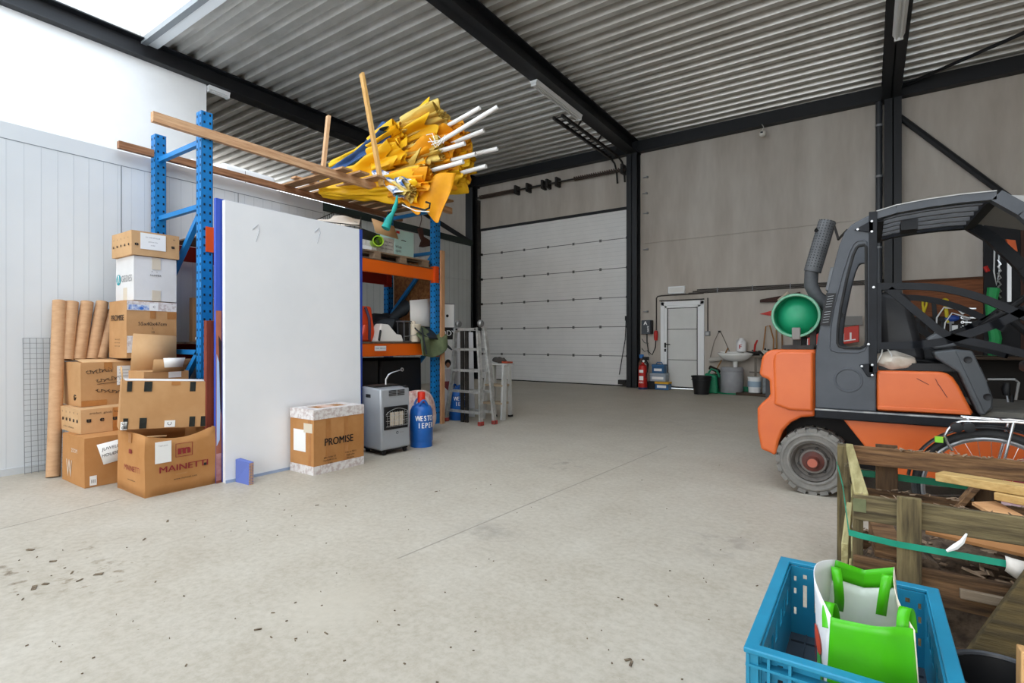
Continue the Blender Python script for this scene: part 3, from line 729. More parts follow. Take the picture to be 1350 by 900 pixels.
SKIN = mat('printed_brown_tone', '7d3f2e', 'b06a55', rough=.5, scale=2, stretch=(1, 1, .6))
pr = MB().box(-4.366, 2.146, .0, -4.3665, 2.188, 1.42); pr.add([(-4.3675, 2.146, 1.42), (-4.3675, 2.188, 1.42), (-4.3675, 2.146, 1.62)], [(0, 1, 2)])
MB().box(-4.3678, 2.146, .0, -4.3655, 2.19, 1.40).build('figure_print', SKIN, o)
MB().add([(-4.3645, 2.150, 1.05), (-4.3645, 2.185, .93), (-4.3645, 2.175, .35), (-4.3645, 2.150, .30)], [(0, 1, 2, 3)]).build('figure_print', mat('printed_pale_blue', 'a9bfe6', rough=.5), o)
MB().add([(-4.364, 2.165, 1.2), (-4.364, 2.188, 1.15), (-4.364, 2.188, .55), (-4.364, 2.178, .6)], [(0, 1, 2, 3)]).build('figure_print', mat('printed_dark_tone', '2d1c1c', rough=.5), o)
MB().box(-4.364, 2.147, .02, -4.3635, 2.188, .24).build('figure_print', mat('printed_pink_tone', 'b98a8c', '8f4f52', rough=.5, scale=6), o)
o = MB().box(-4.47, 2.10, 0, -4.425, 2.45, 1.32).build('mahogany_board', wood('mahogany_panel', '6f2c1c', '7d3826', 2), bevel=.003); tag(o, 'reddish brown board standing beside the printed blue panel', 'board')
# small honeycomb offcut
o = thing('honeycomb_offcut', 'small blue honeycomb cardboard offcut leaning at the foot of the white board', 'offcut', (-4.2, 2.28, 0))
a = [(-4.285, 2.262, 0), (-4.10, 2.268, 0), (-4.095, 2.305, 0), (-4.28, 2.30, 0)]; b = [(-4.285, 2.262, .185), (-4.15, 2.300, .165), (-4.145, 2.335, .168), (-4.28, 2.30, .19)]
MB().hexa(a, b).build('board', mat('faded_blue_board', '6273b8', rough=.6), o)
hc = MB()
for k in range(14):
    t = k / 14; p = Vector(a[1]).lerp(Vector(b[1]), t); q = Vector(a[2]).lerp(Vector(b[2]), t)
    for j in range(3): hc.box(*(p.lerp(q, j / 3 + .03) + Vector((.001, 0, .001))), *(p.lerp(q, j / 3 + .25) + Vector((.006, 0, .007 + .0015 * (j % 2)))))
hc.build('comb_pattern', CARDL, o)
# promise box on the floor
P_ = Carton('brown box edged with printed white tape, on the floor against the white board', -3.924, 2.742, 0, .345, .535, .555, CARDD, warp=.004)
P_.X('tape', TAPEW, 0, .535, .0, .075); P_.X('tape', TAPEW, 0, .535, .475, .557); P_.Y('tape', TAPEW, -.345, 0, 0, .075); P_.Y('tape', TAPEW, -.345, 0, .475, .557)
P_.T('tape', TAPEW, -.345, 0, 0, .10); P_.T('tape', TAPEW, -.345, 0, .43, .535); P_.T('tape', TAPEW, -.345, -.26, .1, .43); P_.T('tape', TAPEW, -.09, 0, .1, .43); P_.T('tape', mat('pinkish_tape', 'd9b7a4', rough=.4), -.26, -.09, .2, .3)
P_.X('tape', TAPEB, .12, .165, .075, .475, .003); P_.X('tape', TAPEB, .31, .355, .075, .475, .003)
P_.tX('PROMISE', .092, INK, .255, .265, bold=.001, sx=.86)
for k in range(3):
    P_.tX(['glass holder XS', '25x40x60 cm dia', '12 pcs'][k], .02, INK, .16, .135 - k * .026); P_.tX(['order nr 74512', 'fragile glass', '24 pieces'][k], .02, INK, .38, .145 - k * .026)
P_.Y('label', PAPER, -.29, -.115, .19, .38); P_.Y('tape', TAPEB, -.08, -.04, .075, .475, .003); P_.Y('clear_tape', MC['clear_tape'], -.14, -.02, .36, .44, .005)
# gas heater
HG = mat('silver_grey_enamel', 'a9aeb4', 'a3a8ae', rough=.35, metal=.25, scale=2)
h_ = thing('gas_heater', 'grey mobile cabinet gas heater beside the tape edged box', 'heater', (-4.02, 3.575, 0), math.radians(-6))
W, D, T = .35, .365, .69
m = MB().hexa([(-W, 0, .055), (0, 0, .055), (0, D, .055), (-W, D, .055)], [(-W, 0, T - .005), (-.012, 0, T - .02), (-.012, D, T - .02), (-W, D, T - .005)])
cab = m.build('cabinet', HG, h_, local=True, bevel=.018, seg=3)
MB().box(-W + .03, .03, T - .012, -W + .2, D - .03, T + .006).build('rear_cover', DARKM, h_, local=True)
gr = MB()
for i in range(2):
    for j in range(4): gr.bar((-.007, .10 + i * .105, .60 + j * .016), (-.007, .19 + i * .105, .602 + j * .016), .006, .007)
gr.build('vent_grille', SOFTB, h_, local=True)
m = MB().box(-.014, .035, .255, .006, D - .03, .49); win = m.build('grille_surround', SOFTB, h_, local=True, bevel=.012, seg=3)
MB().box(.004, .065, .28, .0075, D - .06, .455).build('recess', mat('burner_recess', '121110', rough=.7), win, local=True)
CER = mat('ceramic_burner', 'd9cfc0', 'c4b8a6', rough=.8, scale=40)
for k in range(3): MB().box(.006, .10 + k * .058, .295, .012, .15 + k * .058, .43).build('ceramic_plate', CER, win, local=True)
gd = MB()
for k in range(9): gd.tube([(.022, .06 + k * .0308, .29), (.022, .06 + k * .0308, .44)], .0015, 5)
for z in (.29, .345, .40): gd.tube([(.012, .05, z), (.026, .07, z), (.026, D - .065, z), (.012, D - .045, z)], .0022, 5)
gd.tube([(.012, .05, .41)] + [(.027, .06 + .25 * t / 8, .435 + .035 * math.sin(PI * t / 8)) for t in range(9)] + [(.012, D - .045, .41)], .003, 6)
for k in range(6):
    gd.tube([(.018, .055, .30 + k * .024), (.018, .09, .30 + k * .024)], .0018, 5); gd.tube([(.018, D - .085, .30 + k * .024), (.018, D - .05, .30 + k * .024)], .0018, 5)
gd.build('guard_grille', STEEL, h_, local=True)
MB().lathe([(0, 0), (.014, 0), (.014, .003), (.009, .004)], (-.004, D * .55, .215), (1, 0, 0), 16).build('badge', SOFTB, h_, local=True)
text('Qlima', .024, GREYI, h_, (-.004, D * .62 + .03, .215), YD, ZD, local=True)
MB().box(-.26, -.006, .575, -.18, .004, .61).build('side_handle', SOFTB, h_, local=True, bevel=.008)
MB().box(-.05, D - .06, T - .018, -.01, D - .02, T + .0).build('control_knob', SOFTB, h_, local=True, bevel=.006)
for x in (-.04, -W + .04):
    for y in (.05, D - .05):
        c = MB().tube([(x, y, .05), (x, y, .03)], .012, 8).lathe([(0, -.012), (.024, -.012), (.024, .012), (0, .012)], (x + .01, y, .026), (0, 1, 0), 14).build('caster', SOFTB, h_, local=True)
MB().box(-W + .02, .02, .04, -.02, D - .02, .056).build('base_plate', SOFTB, h_, local=True)
hk = MB().tube([(-4.20, 3.80, .68), (-4.20, 3.80, .75), (-4.19, 3.83, .80), (-4.17, 3.86, .82), (-4.14, 3.95, .845)], [.009, .009, .009, .005, .005], 8); hk.lathe([(.012, -.004), (.02, -.004), (.02, .004), (.012, .004), (.012, -.004)], (-4.135, 3.97, .85), (1, 0, .2), 14)
o = hk.build('water_tap', STEEL); tag(o, 'thin bent chrome tap with a ring standing on top of the grey heater', 'tap')
# blue gas cylinders
GB = mat('blue_gas_bottle', '1f63b5', '1a58a4', rough=.35, scale=4)
def gas(x, y, label, cap=True, rz=0, t1='WESTO', t2='IEPER'):
    g = thing('gas_cylinder', label, 'gas cylinder', (x, y, 0), 0, 'blue gas cylinders'); r = .125
    MB().lathe([(0, .03), (r * .9, .035), (r, .07), (r, .36), (r * .96, .40), (r * .8, .44), (r * .45, .465), (.035, .475), (.035, .50), (0, .5)], (x, y, 0), ZD, 32).build('body', GB, g)
    MB().lathe([(r * .92, 0), (r * .96, 0), (r * .96, .055), (r * .92, .055), (r * .92, 0)], (x, y, 0), ZD, 32).build('foot_ring', GB, g)
    MB().lathe([(r * 1.005, .18), (r * 1.012, .185), (r * 1.005, .19)], (x, y, 0), ZD, 32).build('weld_seam', GB, g)
    if cap: MB().lathe([(.03, .48), (.042, .48), (.042, .585), (.038, .595), (0, .597)], (x, y, 0), ZD, 20).build('valve_cap', mat('red_cap', 'd8301c', rough=.4), g)
    hd = MB()
    for a0 in (2.2, 5.2):
        pts = [(x + r * .72 * math.cos(a0 + t * .14), y + r * .72 * math.sin(a0 + t * .14), .45 + .06 * math.sin(PI * t / 8)) for t in range(9)]
        hd.tube(pts, .012, 8)
    hd.build('carry_handle', GB, g)
    # lettering wrapped on the body
    for s, z, sz in ((t1, .315, .082), (t2, .238, .082)):
        for i, ch in enumerate(s):
            a = math.radians(-36) + rz + (i - len(s) / 2 + 1.0 + (.35 if s == t2 else 0)) * .31
            n = Vector((math.cos(a), math.sin(a), 0)); text(ch, sz, WHITE, g, Vector((x, y, z)) + n * r, (-n.y, n.x, 0), ZD, bold=.0012, sx=.68)
    return g
gas(-4.075, 4.20, 'blue gas cylinder with a red cap standing beside the grey heater')
gas(-5.02, 5.93, 'second blue gas cylinder half hidden behind the folded aluminium ladder', cap=False)
# pinkish cloth sack behind the cylinder
sk = MB()
def fs(u, v):
    a = 2 * PI * v; t = u * PI; rr = .30 * math.sin(t) ** .6 if 0 < u < 1 else 0
    return Vector((-4.62 + .5 * rr * math.cos(a), 4.66 + rr * math.sin(a) * 1.1, .27 - .27 * math.cos(t) + .02 * math.sin(5 * a) * math.sin(t)))
o = sk.grid(fs, 16, 28).build('cloth_sack', mat('pink_white_cloth', 'e6cfc4', 'c78f85', rough=.8, scale=9, lo=.45, hi=.62), warp=.03, wscale=5); tag(o, 'crumpled pinkish white cloth sack behind the blue cylinder under the rack', 'sack')

# ------------------------------------------------------------------ black blocks added for the shade under the lower shelf
BLK = mat('shade_black', '131315', rough=.5)
o = MB().box(-5.95, 2.75, 0.0, -5.15, 4.55, .93).build('shade_block', BLK, bevel=.03, warp=.02); tag(o, 'added black block standing in for shade under the lower rack shelf', 'shade block')
o = MB().box(-5.9, 4.62, 0, -5.2, 5.38, .92).build('shade_block', BLK, bevel=.03, warp=.02); tag(o, 'second added shade block under the shelf behind the cylinder and sack', 'shade block')

# ------------------------------------------------------------------ things on the lower rack shelf
SZ = 1.147
ORC = mat('orange_red_plastic', 'e04a22', rough=.35)
o = thing('backpack_sprayer', 'orange red backpack sprayer with black straps on the lower rack shelf', 'sprayer', (-5.3, 4.3, SZ))
MB().hexa([(-5.52, 4.12, SZ), (-5.2, 4.10, SZ), (-5.14, 4.5, SZ), (-5.45, 4.52, SZ)], [(-5.5, 4.16, SZ + .43), (-5.24, 4.16, SZ + .45), (-5.2, 4.47, SZ + .45), (-5.42, 4.48, SZ + .43)]).build('tank', ORC, o, bevel=.03, seg=3)
MB().lathe([(.08, .44), (.1, .44), (.1, .5), (0, .505)], (-5.34, 4.3, SZ), ZD, 18).build('filler_cap', SOFTB, o)
for dy in (0, .13):
    MB().tube([(-5.20, 4.24 + dy, SZ + .43), (-5.14, 4.22 + dy * 1.2, SZ + .30), (-5.12, 4.2 + dy * 1.3, SZ + .15), (-5.16, 4.2 + dy * 1.5, SZ + .02)], .017, 6).build('strap', mat('purplish_strap', '4a4458', rough=.8), o)
MB().tube([(-5.10, 4.16, SZ + .03), (-5.07, 4.22, SZ + .10), (-5.08, 4.26, SZ + .2)], .022, 8).build('spray_grip', ORC, o)
o = thing('face_shield', 'white angular plastic hood on the lower rack shelf beside the sprayer', 'plastic hood', (-5.1, 4.6, SZ))
MB().hexa([(-5.25, 4.42, SZ), (-5.04, 4.44, SZ), (-5.0, 4.82, SZ), (-5.2, 4.84, SZ)], [(-5.2, 4.52, SZ + .23), (-5.10, 4.53, SZ + .23), (-5.06, 4.63, SZ + .22), (-5.14, 4.64, SZ + .22)]).hexa([(-5.17, 4.66, SZ), (-5.02, 4.66, SZ), (-5.0, 4.83, SZ), (-5.15, 4.83, SZ)], [(-5.15, 4.66, SZ + .11), (-5.04, 4.66, SZ + .11), (-5.02, 4.81, SZ + .09), (-5.13, 4.81, SZ + .09)]).build('shell', mat('offwhite_plastic', 'e6e0d6', rough=.5), o, bevel=.014, seg=3)
MB().bar((-5.02, 4.43, SZ + .02), (-5.07, 4.5, SZ + .14), .02, .03).build('strap', SOFTB, o)
o = thing('glass_lantern', 'dark framed lantern jar between the hood and the cream bucket', 'lantern', (-5.08, 4.9, SZ))
fr = MB()
for dx in (-.07, .05):
    for dy in (-.05, .05): fr.box(-5.08 + dx, 4.9 + dy, SZ, -5.065 + dx, 4.912 + dy, SZ + .27)
fr.box(-5.16, 4.84, SZ, -5.0, 4.97, SZ + .012).box(-5.16, 4.84, SZ + .26, -5.0, 4.97, SZ + .275).build('frame', mat('grey_frame', '77777a', rough=.4, metal=.5), o)
MB().box(-5.13, 4.865, SZ + .013, -5.025, 4.945, SZ + .25).build('body', mat('smoked_body', '2a2624', rough=.25), o)
o = thing('plastic_bucket', 'cream lidded plastic bucket with a wire handle beside the green jacket', 'bucket', (-5.07, 5.06, SZ))
MB().lathe([(0, 0), (.088, 0), (.098, .21), (0.1, .215)], (-5.07, 5.07, SZ), ZD, 24).build('body', mat('cream_plastic', 'f2e6d0', 'e6d8bf', rough=.5, scale=6), o)
MB().lathe([(.1, .215), (.104, .215), (.104, .235), (.03, .24), (.03, .27), (.02, .28), (0, .28)], (-5.07, 5.07, SZ), ZD, 24).build('lid', MC['cream_plastic'], o)
MB().tube([(-4.972, 5.05, SZ + .1), (-4.95, 4.98, SZ + .09), (-4.97, 4.9, SZ + .075), (-4.98, 4.82, SZ + .07)], .004, 5).build('handle', STEEL, o)
# jacket draped over the beam
JG = mat('olive_green_cloth', '6f7a58', '5c674a', rough=.85, scale=7)
JK = mat('black_lining', '1c2024', '2b3137', rough=.6, scale=9)
o = thing('work_jacket', 'olive green jacket with black lining draped over the lower shelf beam', 'jacket', (-4.93, 5.3, .95))
def fj(u, v):
    y = 5.03 + .52 * u; z = 1.36 - v * (.40 + .12 * math.sin(PI * u * .9) - .18 * u)
    x = -5.12 + .23 * min(1, v * 2.2) + .03 * math.sin(7 * u + 2 * v) + .02 * math.sin(13 * u - 4 * v)
    return Vector((x, y - .04 * v * math.sin(3 * u), z + .03 * math.sin(6 * u)))
MB().grid(fj, 18, 18).build('shell', JG, o, solid=.012, ang=70)
def fk(u, v):
    y = 5.02 + .6 * u; z = 1.385 - v * (.10 + .22 * u) + .03 * math.sin(8 * u + 3 * v)
    return Vector((-5.2 + .32 * v + .03 * math.sin(9 * u + 5 * v), y, z))
MB().grid(fk, 20, 12).build('lining', JK, o, solid=.015, ang=70)
MB().tube([(-4.88, 5.04, 1.33), (-4.87, 5.06, 1.18), (-4.875, 5.12, .98)], .012, 6).build('zip_edge', JK, o)
def fc2(u, v):
    a = 2 * PI * v; t = PI * u
    return Vector((-5.45 + .25 * math.sin(t) * math.cos(a), 4.92 + .32 * math.sin(t) * math.sin(a), SZ + .21 - .16 * math.cos(t)))
o = MB().grid(fc2, 14, 24).build('black_tarp', JK, warp=.07, wscale=6); tag(o, 'crumpled black tarpaulin heaped behind the hood on the lower shelf', 'tarpaulin')
def fc3(u, v):
    a = 2 * PI * v; r = .04 + .065 * u
    return Vector((-5.3 + r * math.cos(a), 4.86 + .3 * u - .02, SZ + .3 + .17 * u + r * math.sin(a)))
o = MB().grid(fc3, 8, 22).build('dark_hood', JK, solid=.008, warp=.015); tag(o, 'black funnel shaped hood lying on the black tarpaulin', 'hood')
a, b, c, d = onX(-5.22, 540, 396), onX(-5.22, 578, 393), onX(-5.15, 577, 432), onX(-5.15, 541, 428)
o = MB().add([a, b, c, d], [(0, 1, 2, 3)]).build('white_sheet', mat('white_sheet_plastic', 'efece6', rough=.6), solid=.012); tag(o, 'white square plastic sheet standing on the lower shelf behind the jacket', 'sheet')
# ------------------------------------------------------------------ things on the upper rack shelf
UZ = 2.176
pl = thing('small_pallet', 'small wooden pallet on the upper rack shelf under the mint green box', 'pallet', (-5.4, 4.75, UZ))
for k, y in enumerate((4.42, 4.86, 5.28)):
    for x in (-5.85, -5.45, -5.08): MB().box(x - .05, y - .05, UZ, x + .05, y + .05, UZ + .078).build('block', wood('grey_pallet', 'a48c73', '8a7159', 1), pl)
for x in (-5.85, -5.65, -5.45, -5.25, -5.08): MB().box(x - .05, 4.25, UZ + .078, x + .05, 5.34, UZ + .096).build('top_board', MC['grey_pallet'], pl)
PZ = UZ + .097
mint = mat('mint_cardboard', 'bfe0da', 'b4d6d0', rough=.6, scale=3)
o = thing('cardboard_box', 'mint green cardboard box with a red corner mark on the upper rack shelf', 'box', (-5.1, 4.9, PZ))
MB().box(-5.42, 4.74, PZ, -5.07, 5.08, PZ + .335).build('body', mint, o, bevel=.004)
MB().box(-5.069, 4.76, PZ + .285, -5.067, 4.82, PZ + .32).build('brand_patch', REDP, o)
text('Wide', .05, MARK, o, (-5.069, 4.80, PZ + .11), YD, ZD); text('open', .05, MARK, o, (-5.069, 4.80, PZ + .06), YD, ZD)
MB().tube([(-5.068, 4.85, PZ + .205), (-5.067, 4.88, PZ + .21), (-5.068, 4.93, PZ + .2)], .005, 5).build('hand_slot', MARK, o)
o = thing('cardboard_box', 'white printed box with its brown lid flap open, beside the mint green box', 'box', (-5.2, 4.58, PZ))
MB().box(-5.5, 4.44, PZ, -5.08, 4.735, PZ + .20).build('body', mat('white_printed_box', 'd3d0c8', 'b8b4ab', rough=.7, scale=16), o, bevel=.004)
MB().add([(-5.08, 4.36, PZ + .40), (-5.05, 4.70, PZ + .36), (-5.03, 4.76, PZ + .20), (-5.07, 4.42, PZ + .23)], [(0, 1, 2, 3)]).build('flap', CARDL, o, solid=.006)
for k in range(3): text('fragile glass wares', .03, MARK, o, (-5.079, 4.6, PZ + .06 + .045 * k), YD, ZD)
o = MB().lathe([(.05, -.3), (.055, .0), (.068, .0), (.068, -.3)], (-5.0, 4.40, PZ + .12), (.85, -.5, 0), 24).lathe([(.036, 0), (.03, -.25)], (-5.0, 4.40, PZ + .12), (.85, -.5, 0), 20).build('green_roll', mat('lime_green_plastic', '9bc52c', rough=.4)); tag(o, 'short lime green roll on the upper rack shelf', 'roll')
o = MB().box(-5.5, 4.1, PZ - .0, -5.05, 4.34, PZ + .045).build('paper_stack', PAPER, bevel=.003); tag(o, 'flat white stack beside the lime green roll on the upper shelf', 'paper stack')
o = MB().grid(lambda u, v: Vector((-5.10 + .1 * math.sin(PI * v), 4.15 + .28 * u, PZ + .13 + .1 * math.sin(PI * v) * (1 - .3 * u))), 10, 10).build('dark_tube_cover', DARKM, solid=.006); tag(o, 'dark grey curved sheet lying above the lime green roll', 'curved sheet')
# wire tray with cream cloth above the white board
o = thing('wire_tray', 'black wire tray with its rim showing above the white board', 'tray', (-5.2, 4.0, UZ))
tr = MB(); t0 = UZ + .33
loop = [onX(-5.05, 414, 291), onX(-5.3, 440, 280), onX(-5.3, 476, 286), onX(-5.02, 474, 297)]
loop2 = [p + Vector((0, 0, -.05)) for p in loop]
tr.tube(loop, .007, 6, closed=True); tr.tube(loop2, .005, 6, closed=True)
for k in range(4):
    for j in range(9):
        p = loop[k].lerp(loop[(k + 1) % 4], j / 9); tr.tube([p, p + Vector((0, 0, -.05))], .003, 5)
for k in range(1, 9):
    tr.tube([loop2[0].lerp(loop2[1], k / 9), loop2[3].lerp(loop2[2], k / 9)], .003, 5)
tr.build('basket', DARKM, o)
lg = MB()
for p in loop: lg.tube([p, Vector((p.x, p.y, UZ))], .006, 5)
lg.build('support_frame', DARKM, o)
def fcl(u, v): 
    p = (loop[0] * (1 - u) + loop[3] * u) * (1 - v) + (loop[1] * (1 - u) + loop[2] * u) * v
    return p + Vector((0, 0, -.035 + .03 * math.sin(7 * u + 2) * math.sin(5 * v + 1)))
o = MB().grid(fcl, 14, 10).build('cream_cloth', mat('cream_cloth', 'e9ddce', rough=.9), solid=.01); tag(o, 'crumpled cream cloth lying in the black wire tray', 'cloth')
# teal umbrella bag hanging, brown hanging pouch
a = at(6.1, 523, 266); b = at(6.05, 514, 286); c = at(6.0, 508, 300)
o = MB().tube([a + Vector((0, 0, .08)), a, a.lerp(b, .35), a.lerp(b, .7), b, c], [.008, .022, .03, .020, .036, .05], 12).build('teal_bag', mat('teal_cloth', '1fa79c', '178b83', rough=.6, scale=6), warp=.02, wscale=8); tag(o, 'teal cloth bag tied up and hanging from the rack top planks', 'bag')
pts = [(551, 301), (556, 300), (558, 312), (568, 318), (567, 324), (558, 326), (553, 325), (556, 317), (553, 310)]
o = MB().prism([(p[0], p[1]) for p in [(onX(-5.2, u, v).y, onX(-5.2, u, v).z) for u, v in pts]], -5.215, -5.185, 'yz').tube([onX(-5.2, 553, 301), onX(-5.2, 556, 288), Vector((-5.2, min(5.30, onX(-5.2, 558, 280).y), 3.09))], .006, 5).build('leather_pouch', mat('dark_brown_leather', '4a2d22', rough=.6)); tag(o, 'dark brown curved leather pouch hanging from the rack top', 'pouch')
# grey and white things on the shelf behind the box stack
o = thing('office_chair_shell', 'grey and white curved plastic shell lying on the shelf behind the tall box stack', 'plastic shell', (-5.4, 2.9, SZ))
MB().hexa([(-5.65, 2.62, SZ), (-5.15, 2.6, SZ), (-5.12, 3.1, SZ), (-5.6, 3.2, SZ)], [(-5.5, 2.75, SZ + .28), (-5.25, 2.75, SZ + .3), (-5.2, 3.0, SZ + .36), (-5.5, 3.05, SZ + .34)]).build('shell', mat('pale_grey_plastic', 'b9bbbd', rough=.5), o, bevel=.04, seg=3)
MB().tube([(-5.1, 2.52, SZ + .04), (-5.2, 2.46, SZ + .03), (-5.4, 2.48, SZ + .03), (-5.5, 2.6, SZ + .03)], .022, 8).build('rim', WHITE, o)
o = MB().box(-5.75, 2.56, SZ + .0, -5.68, 3.3, SZ + .45).build('cardboard_box', CARD, bevel=.004); tag(o, 'brown cardboard lid standing on the shelf behind the tall box stack', 'box')

# ------------------------------------------------------------------ boards, ladder and step ladder past the rack
o = thing('banner_stand', 'white banner panel with a black BODY band and a printed figure by the rack', 'banner', (-5.15, 6.2, 0))
pc = at(7.75, 588, 450); pc.z = 0; n_ = Vector((.90, -.43, 0)); xd = Vector((.43, .90, 0))
def bp(s, z, d=0): return pc + xd * s + n_ * d + Vector((0, 0, z))
def brect(mb, s0, s1, z0, z1, d0, d1): return mb.hexa([bp(s0, z0, d0), bp(s1, z0, d0), bp(s1, z0, d1), bp(s0, z0, d1)], [bp(s0, z1, d0), bp(s1, z1, d0), bp(s1, z1, d1), bp(s0, z1, d1)])
brect(MB(), -.22, .13, .02, 1.70, -.02, 0).build('panel', PAPER, o)
brect(brect(brect(MB(), .13, .145, 0, 1.72, -.025, .005), -.235, -.22, 0, 1.72, -.025, .005), -.235, .145, 1.70, 1.72, -.025, .005).build('frame', GREYP, o)
brect(MB(), -.22, .13, 1.18, 1.36, .001, .003).build('band_print', INK, o)
text('BODY', .115, WHITE, o, bp(.0, 1.27, .004), xd, ZD, bold=.001, al='CENTER')
MB().lathe([(0, 0), (.022, 0), (.022, .003)], bp(.02, 1.53, .001), n_, 14).build('dot_print', INK, o)
fg = thing  # figure print: flat shapes on the panel
def blob(name, pts, m, d): MB().add([bp(s, z, d) for s, z in pts], [tuple(range(len(pts)))]).build(name, m, o)
cir = lambda cx, cz, rx, rz: [(cx + rx * math.cos(2 * PI * k / 16), cz + rz * math.sin(2 * PI * k / 16)) for k in range(16)]
blob('figure_print', cir(.03, .83, .05, .055), INK, .004); blob('figure_print', cir(.03, .80, .03, .04), mat('print_skin', 'b07c62', rough=.7), .005)
blob('figure_print', [(-.02, .74), (.08, .74), (.09, .56), (.0, .56)], mat('print_pale', 'd6cfd3', rough=.7), .004)
blob('figure_print', [(-.03, .56), (.08, .56), (.10, .40), (.09, .2), (.04, .2), (.05, .4), (-.03, .48)], mat('print_wine', '8c3f45', rough=.7), .004)
o = MB(); a, b = at(8.0, 600, 450), at(7.9, 626, 450); a.z = b.z = .01
o.hexa([a, b, b + Vector((-.03, .015, 0)), a + Vector((-.03, .015, 0))], [a + Vector((-.05, .02, 1.28)), b + Vector((-.05, .02, 1.28)), b + Vector((-.08, .035, 1.28)), a + Vector((-.08, .035, 1.28))])
o = o.build('white_board', mat('white_laminate', 'dfe0e2', rough=.5)); tag(o, 'plain white board standing behind the folded aluminium ladder', 'board')
# multi-position ladder
LD = thing('folding_ladder', 'folded aluminium multi position ladder standing past the rack end', 'ladder', (-4.62, 5.72, 0))
def P3(u, v, z=None, Y=5.6):
    p = onY(Y, u, v)
    if z is not None: p = onZ(z, u, v)
    return p
fl_, fr_ = onZ(0, 588, 555), onZ(0, 634, 561); bl_, br_ = onZ(0, 607, 553), onZ(0, 652, 559)
tl_, trr_ = Vector((-4.86, 5.70, 1.34)), Vector((-4.46, 5.70, 1.34)); tl2, tr2 = Vector((-4.83, 5.80, 1.34)), Vector((-4.42, 5.80, 1.34))
def rail(name, b, t, inner):
    m = MB(); mid = b.lerp(t, .55) + (t - b).cross(Vector((0, 1, 0))).normalized() * inner
    pts = [b, b.lerp(mid, .5), mid, mid.lerp(t, .5), t]
    for i in range(4): m.bar(pts[i], pts[i + 1], .03, .065, (0, 1, 0))
    r = m.build(name, ALU, LD)
    MB().box(b.x - .03, b.y - .04, 0, b.x + .03, b.y + .04, .055).build('foot', mat('red_foot', 'b5443a', '5d2d2a', rough=.6, scale=20), r, bevel=.008)
    return m
for b, t, i in ((fl_, tl_, -.035), (fr_, trr_, -.02), (bl_, tl2, -.035), (br_, tr2, -.02)):
    rail('rail', b, t, i)
for k in range(5):
    t = (.125, .335, .555, .775, .985)[k]
    for (L, R_, tl, tr_) in ((fl_, fr_, tl_, trr_), (bl_, br_, tl2, tr2)):
        MB().bar(L.lerp(tl, t), R_.lerp(tr_, t), .035, .035).build('rung', ALU, LD)
for t_ in (tl_, trr_):
    MB().lathe([(0, -.03), (.04, -.03), (.052, -.012), (.052, .012), (.04, .03), (0, .03)], t_ + Vector((.01, .05, .06)), (1, 0, 0), 18).build('hinge', mat('hinge_steel', '8c8d8c', rough=.4, metal=.6), LD)
    MB().lathe([(0, -.05), (.022, -.05), (.022, .05), (0, .05)], t_ + Vector((.0, .0, -.02)), (1, 0, 0), 12).build('locking_knob', SOFTB, LD)
dk = MB()
for x in (-4.80, -4.72): dk.bar((x, 5.78, 0), (x + .02, 5.75, 1.3), .05, .03, (0, 1, 0))
dk.build('inner_rail', DARKM, LD)
# step ladder
SLd = thing('step_ladder', 'small pale grey step ladder behind the folded ladder, facing the gate', 'step ladder', (-4.5, 6.5, 0))
PG = mat('pale_grey_paint', 'c3c4c1', 'b4b5b2', rough=.55, scale=8)
fa, fb = onZ(0, 636, 552), onZ(0, 663, 554); ba, bb = onZ(0, 652, 549), onZ(0, 673, 549)
ta, tb = Vector((-4.80, 6.40, .80)), Vector((-4.50, 6.40, .80))
for b, t in ((fa, ta), (fb, tb)): MB().bar(b, t, .035, .09, (0, 1, 0)).build('front_leg', PG, SLd)
for b, t in ((ba, ta + Vector((.05, .08, 0))), (bb, tb + Vector((.03, .08, 0)))):
    l_ = MB().bar(b, t, .03, .06, (0, 1, 0)).build('rear_leg', PG, SLd); MB().box(b.x - .025, b.y - .035, 0, b.x + .025, b.y + .035, .03).build('foot', RUBB, l_)
MB().box(-4.84, 6.36, .79, -4.46, 6.6, .82).build('top_step', PG, SLd, bevel=.006)
for k in (.3, .62): 
    p, q_ = fa.lerp(ta, k), fb.lerp(tb, k); MB().bar(p + Vector((0, .05, 0)), q_ + Vector((0, .05, 0)), .2, .03).build('step', mat('tan_tread', 'a08f78', rough=.8), SLd)
o = MB().ball((-4.64, 6.47, .865), .09, 12, 0, (1.3, 1, .5)).build('work_gloves', mat('grey_gloves', '3b3b3b', '5a534d', rough=.9, scale=12), warp=.03, wscale=14); tag(o, 'dark work gloves bunched on the step ladder top', 'gloves')
o = MB().box(-4.56, 6.40, .822, -4.46, 6.56, .85).build('red_tool_tray', mat('rusty_red', 'a9482f', rough=.6), bevel=.006, warp=.01); tag(o, 'small rusty red tray on the step ladder top', 'tray')

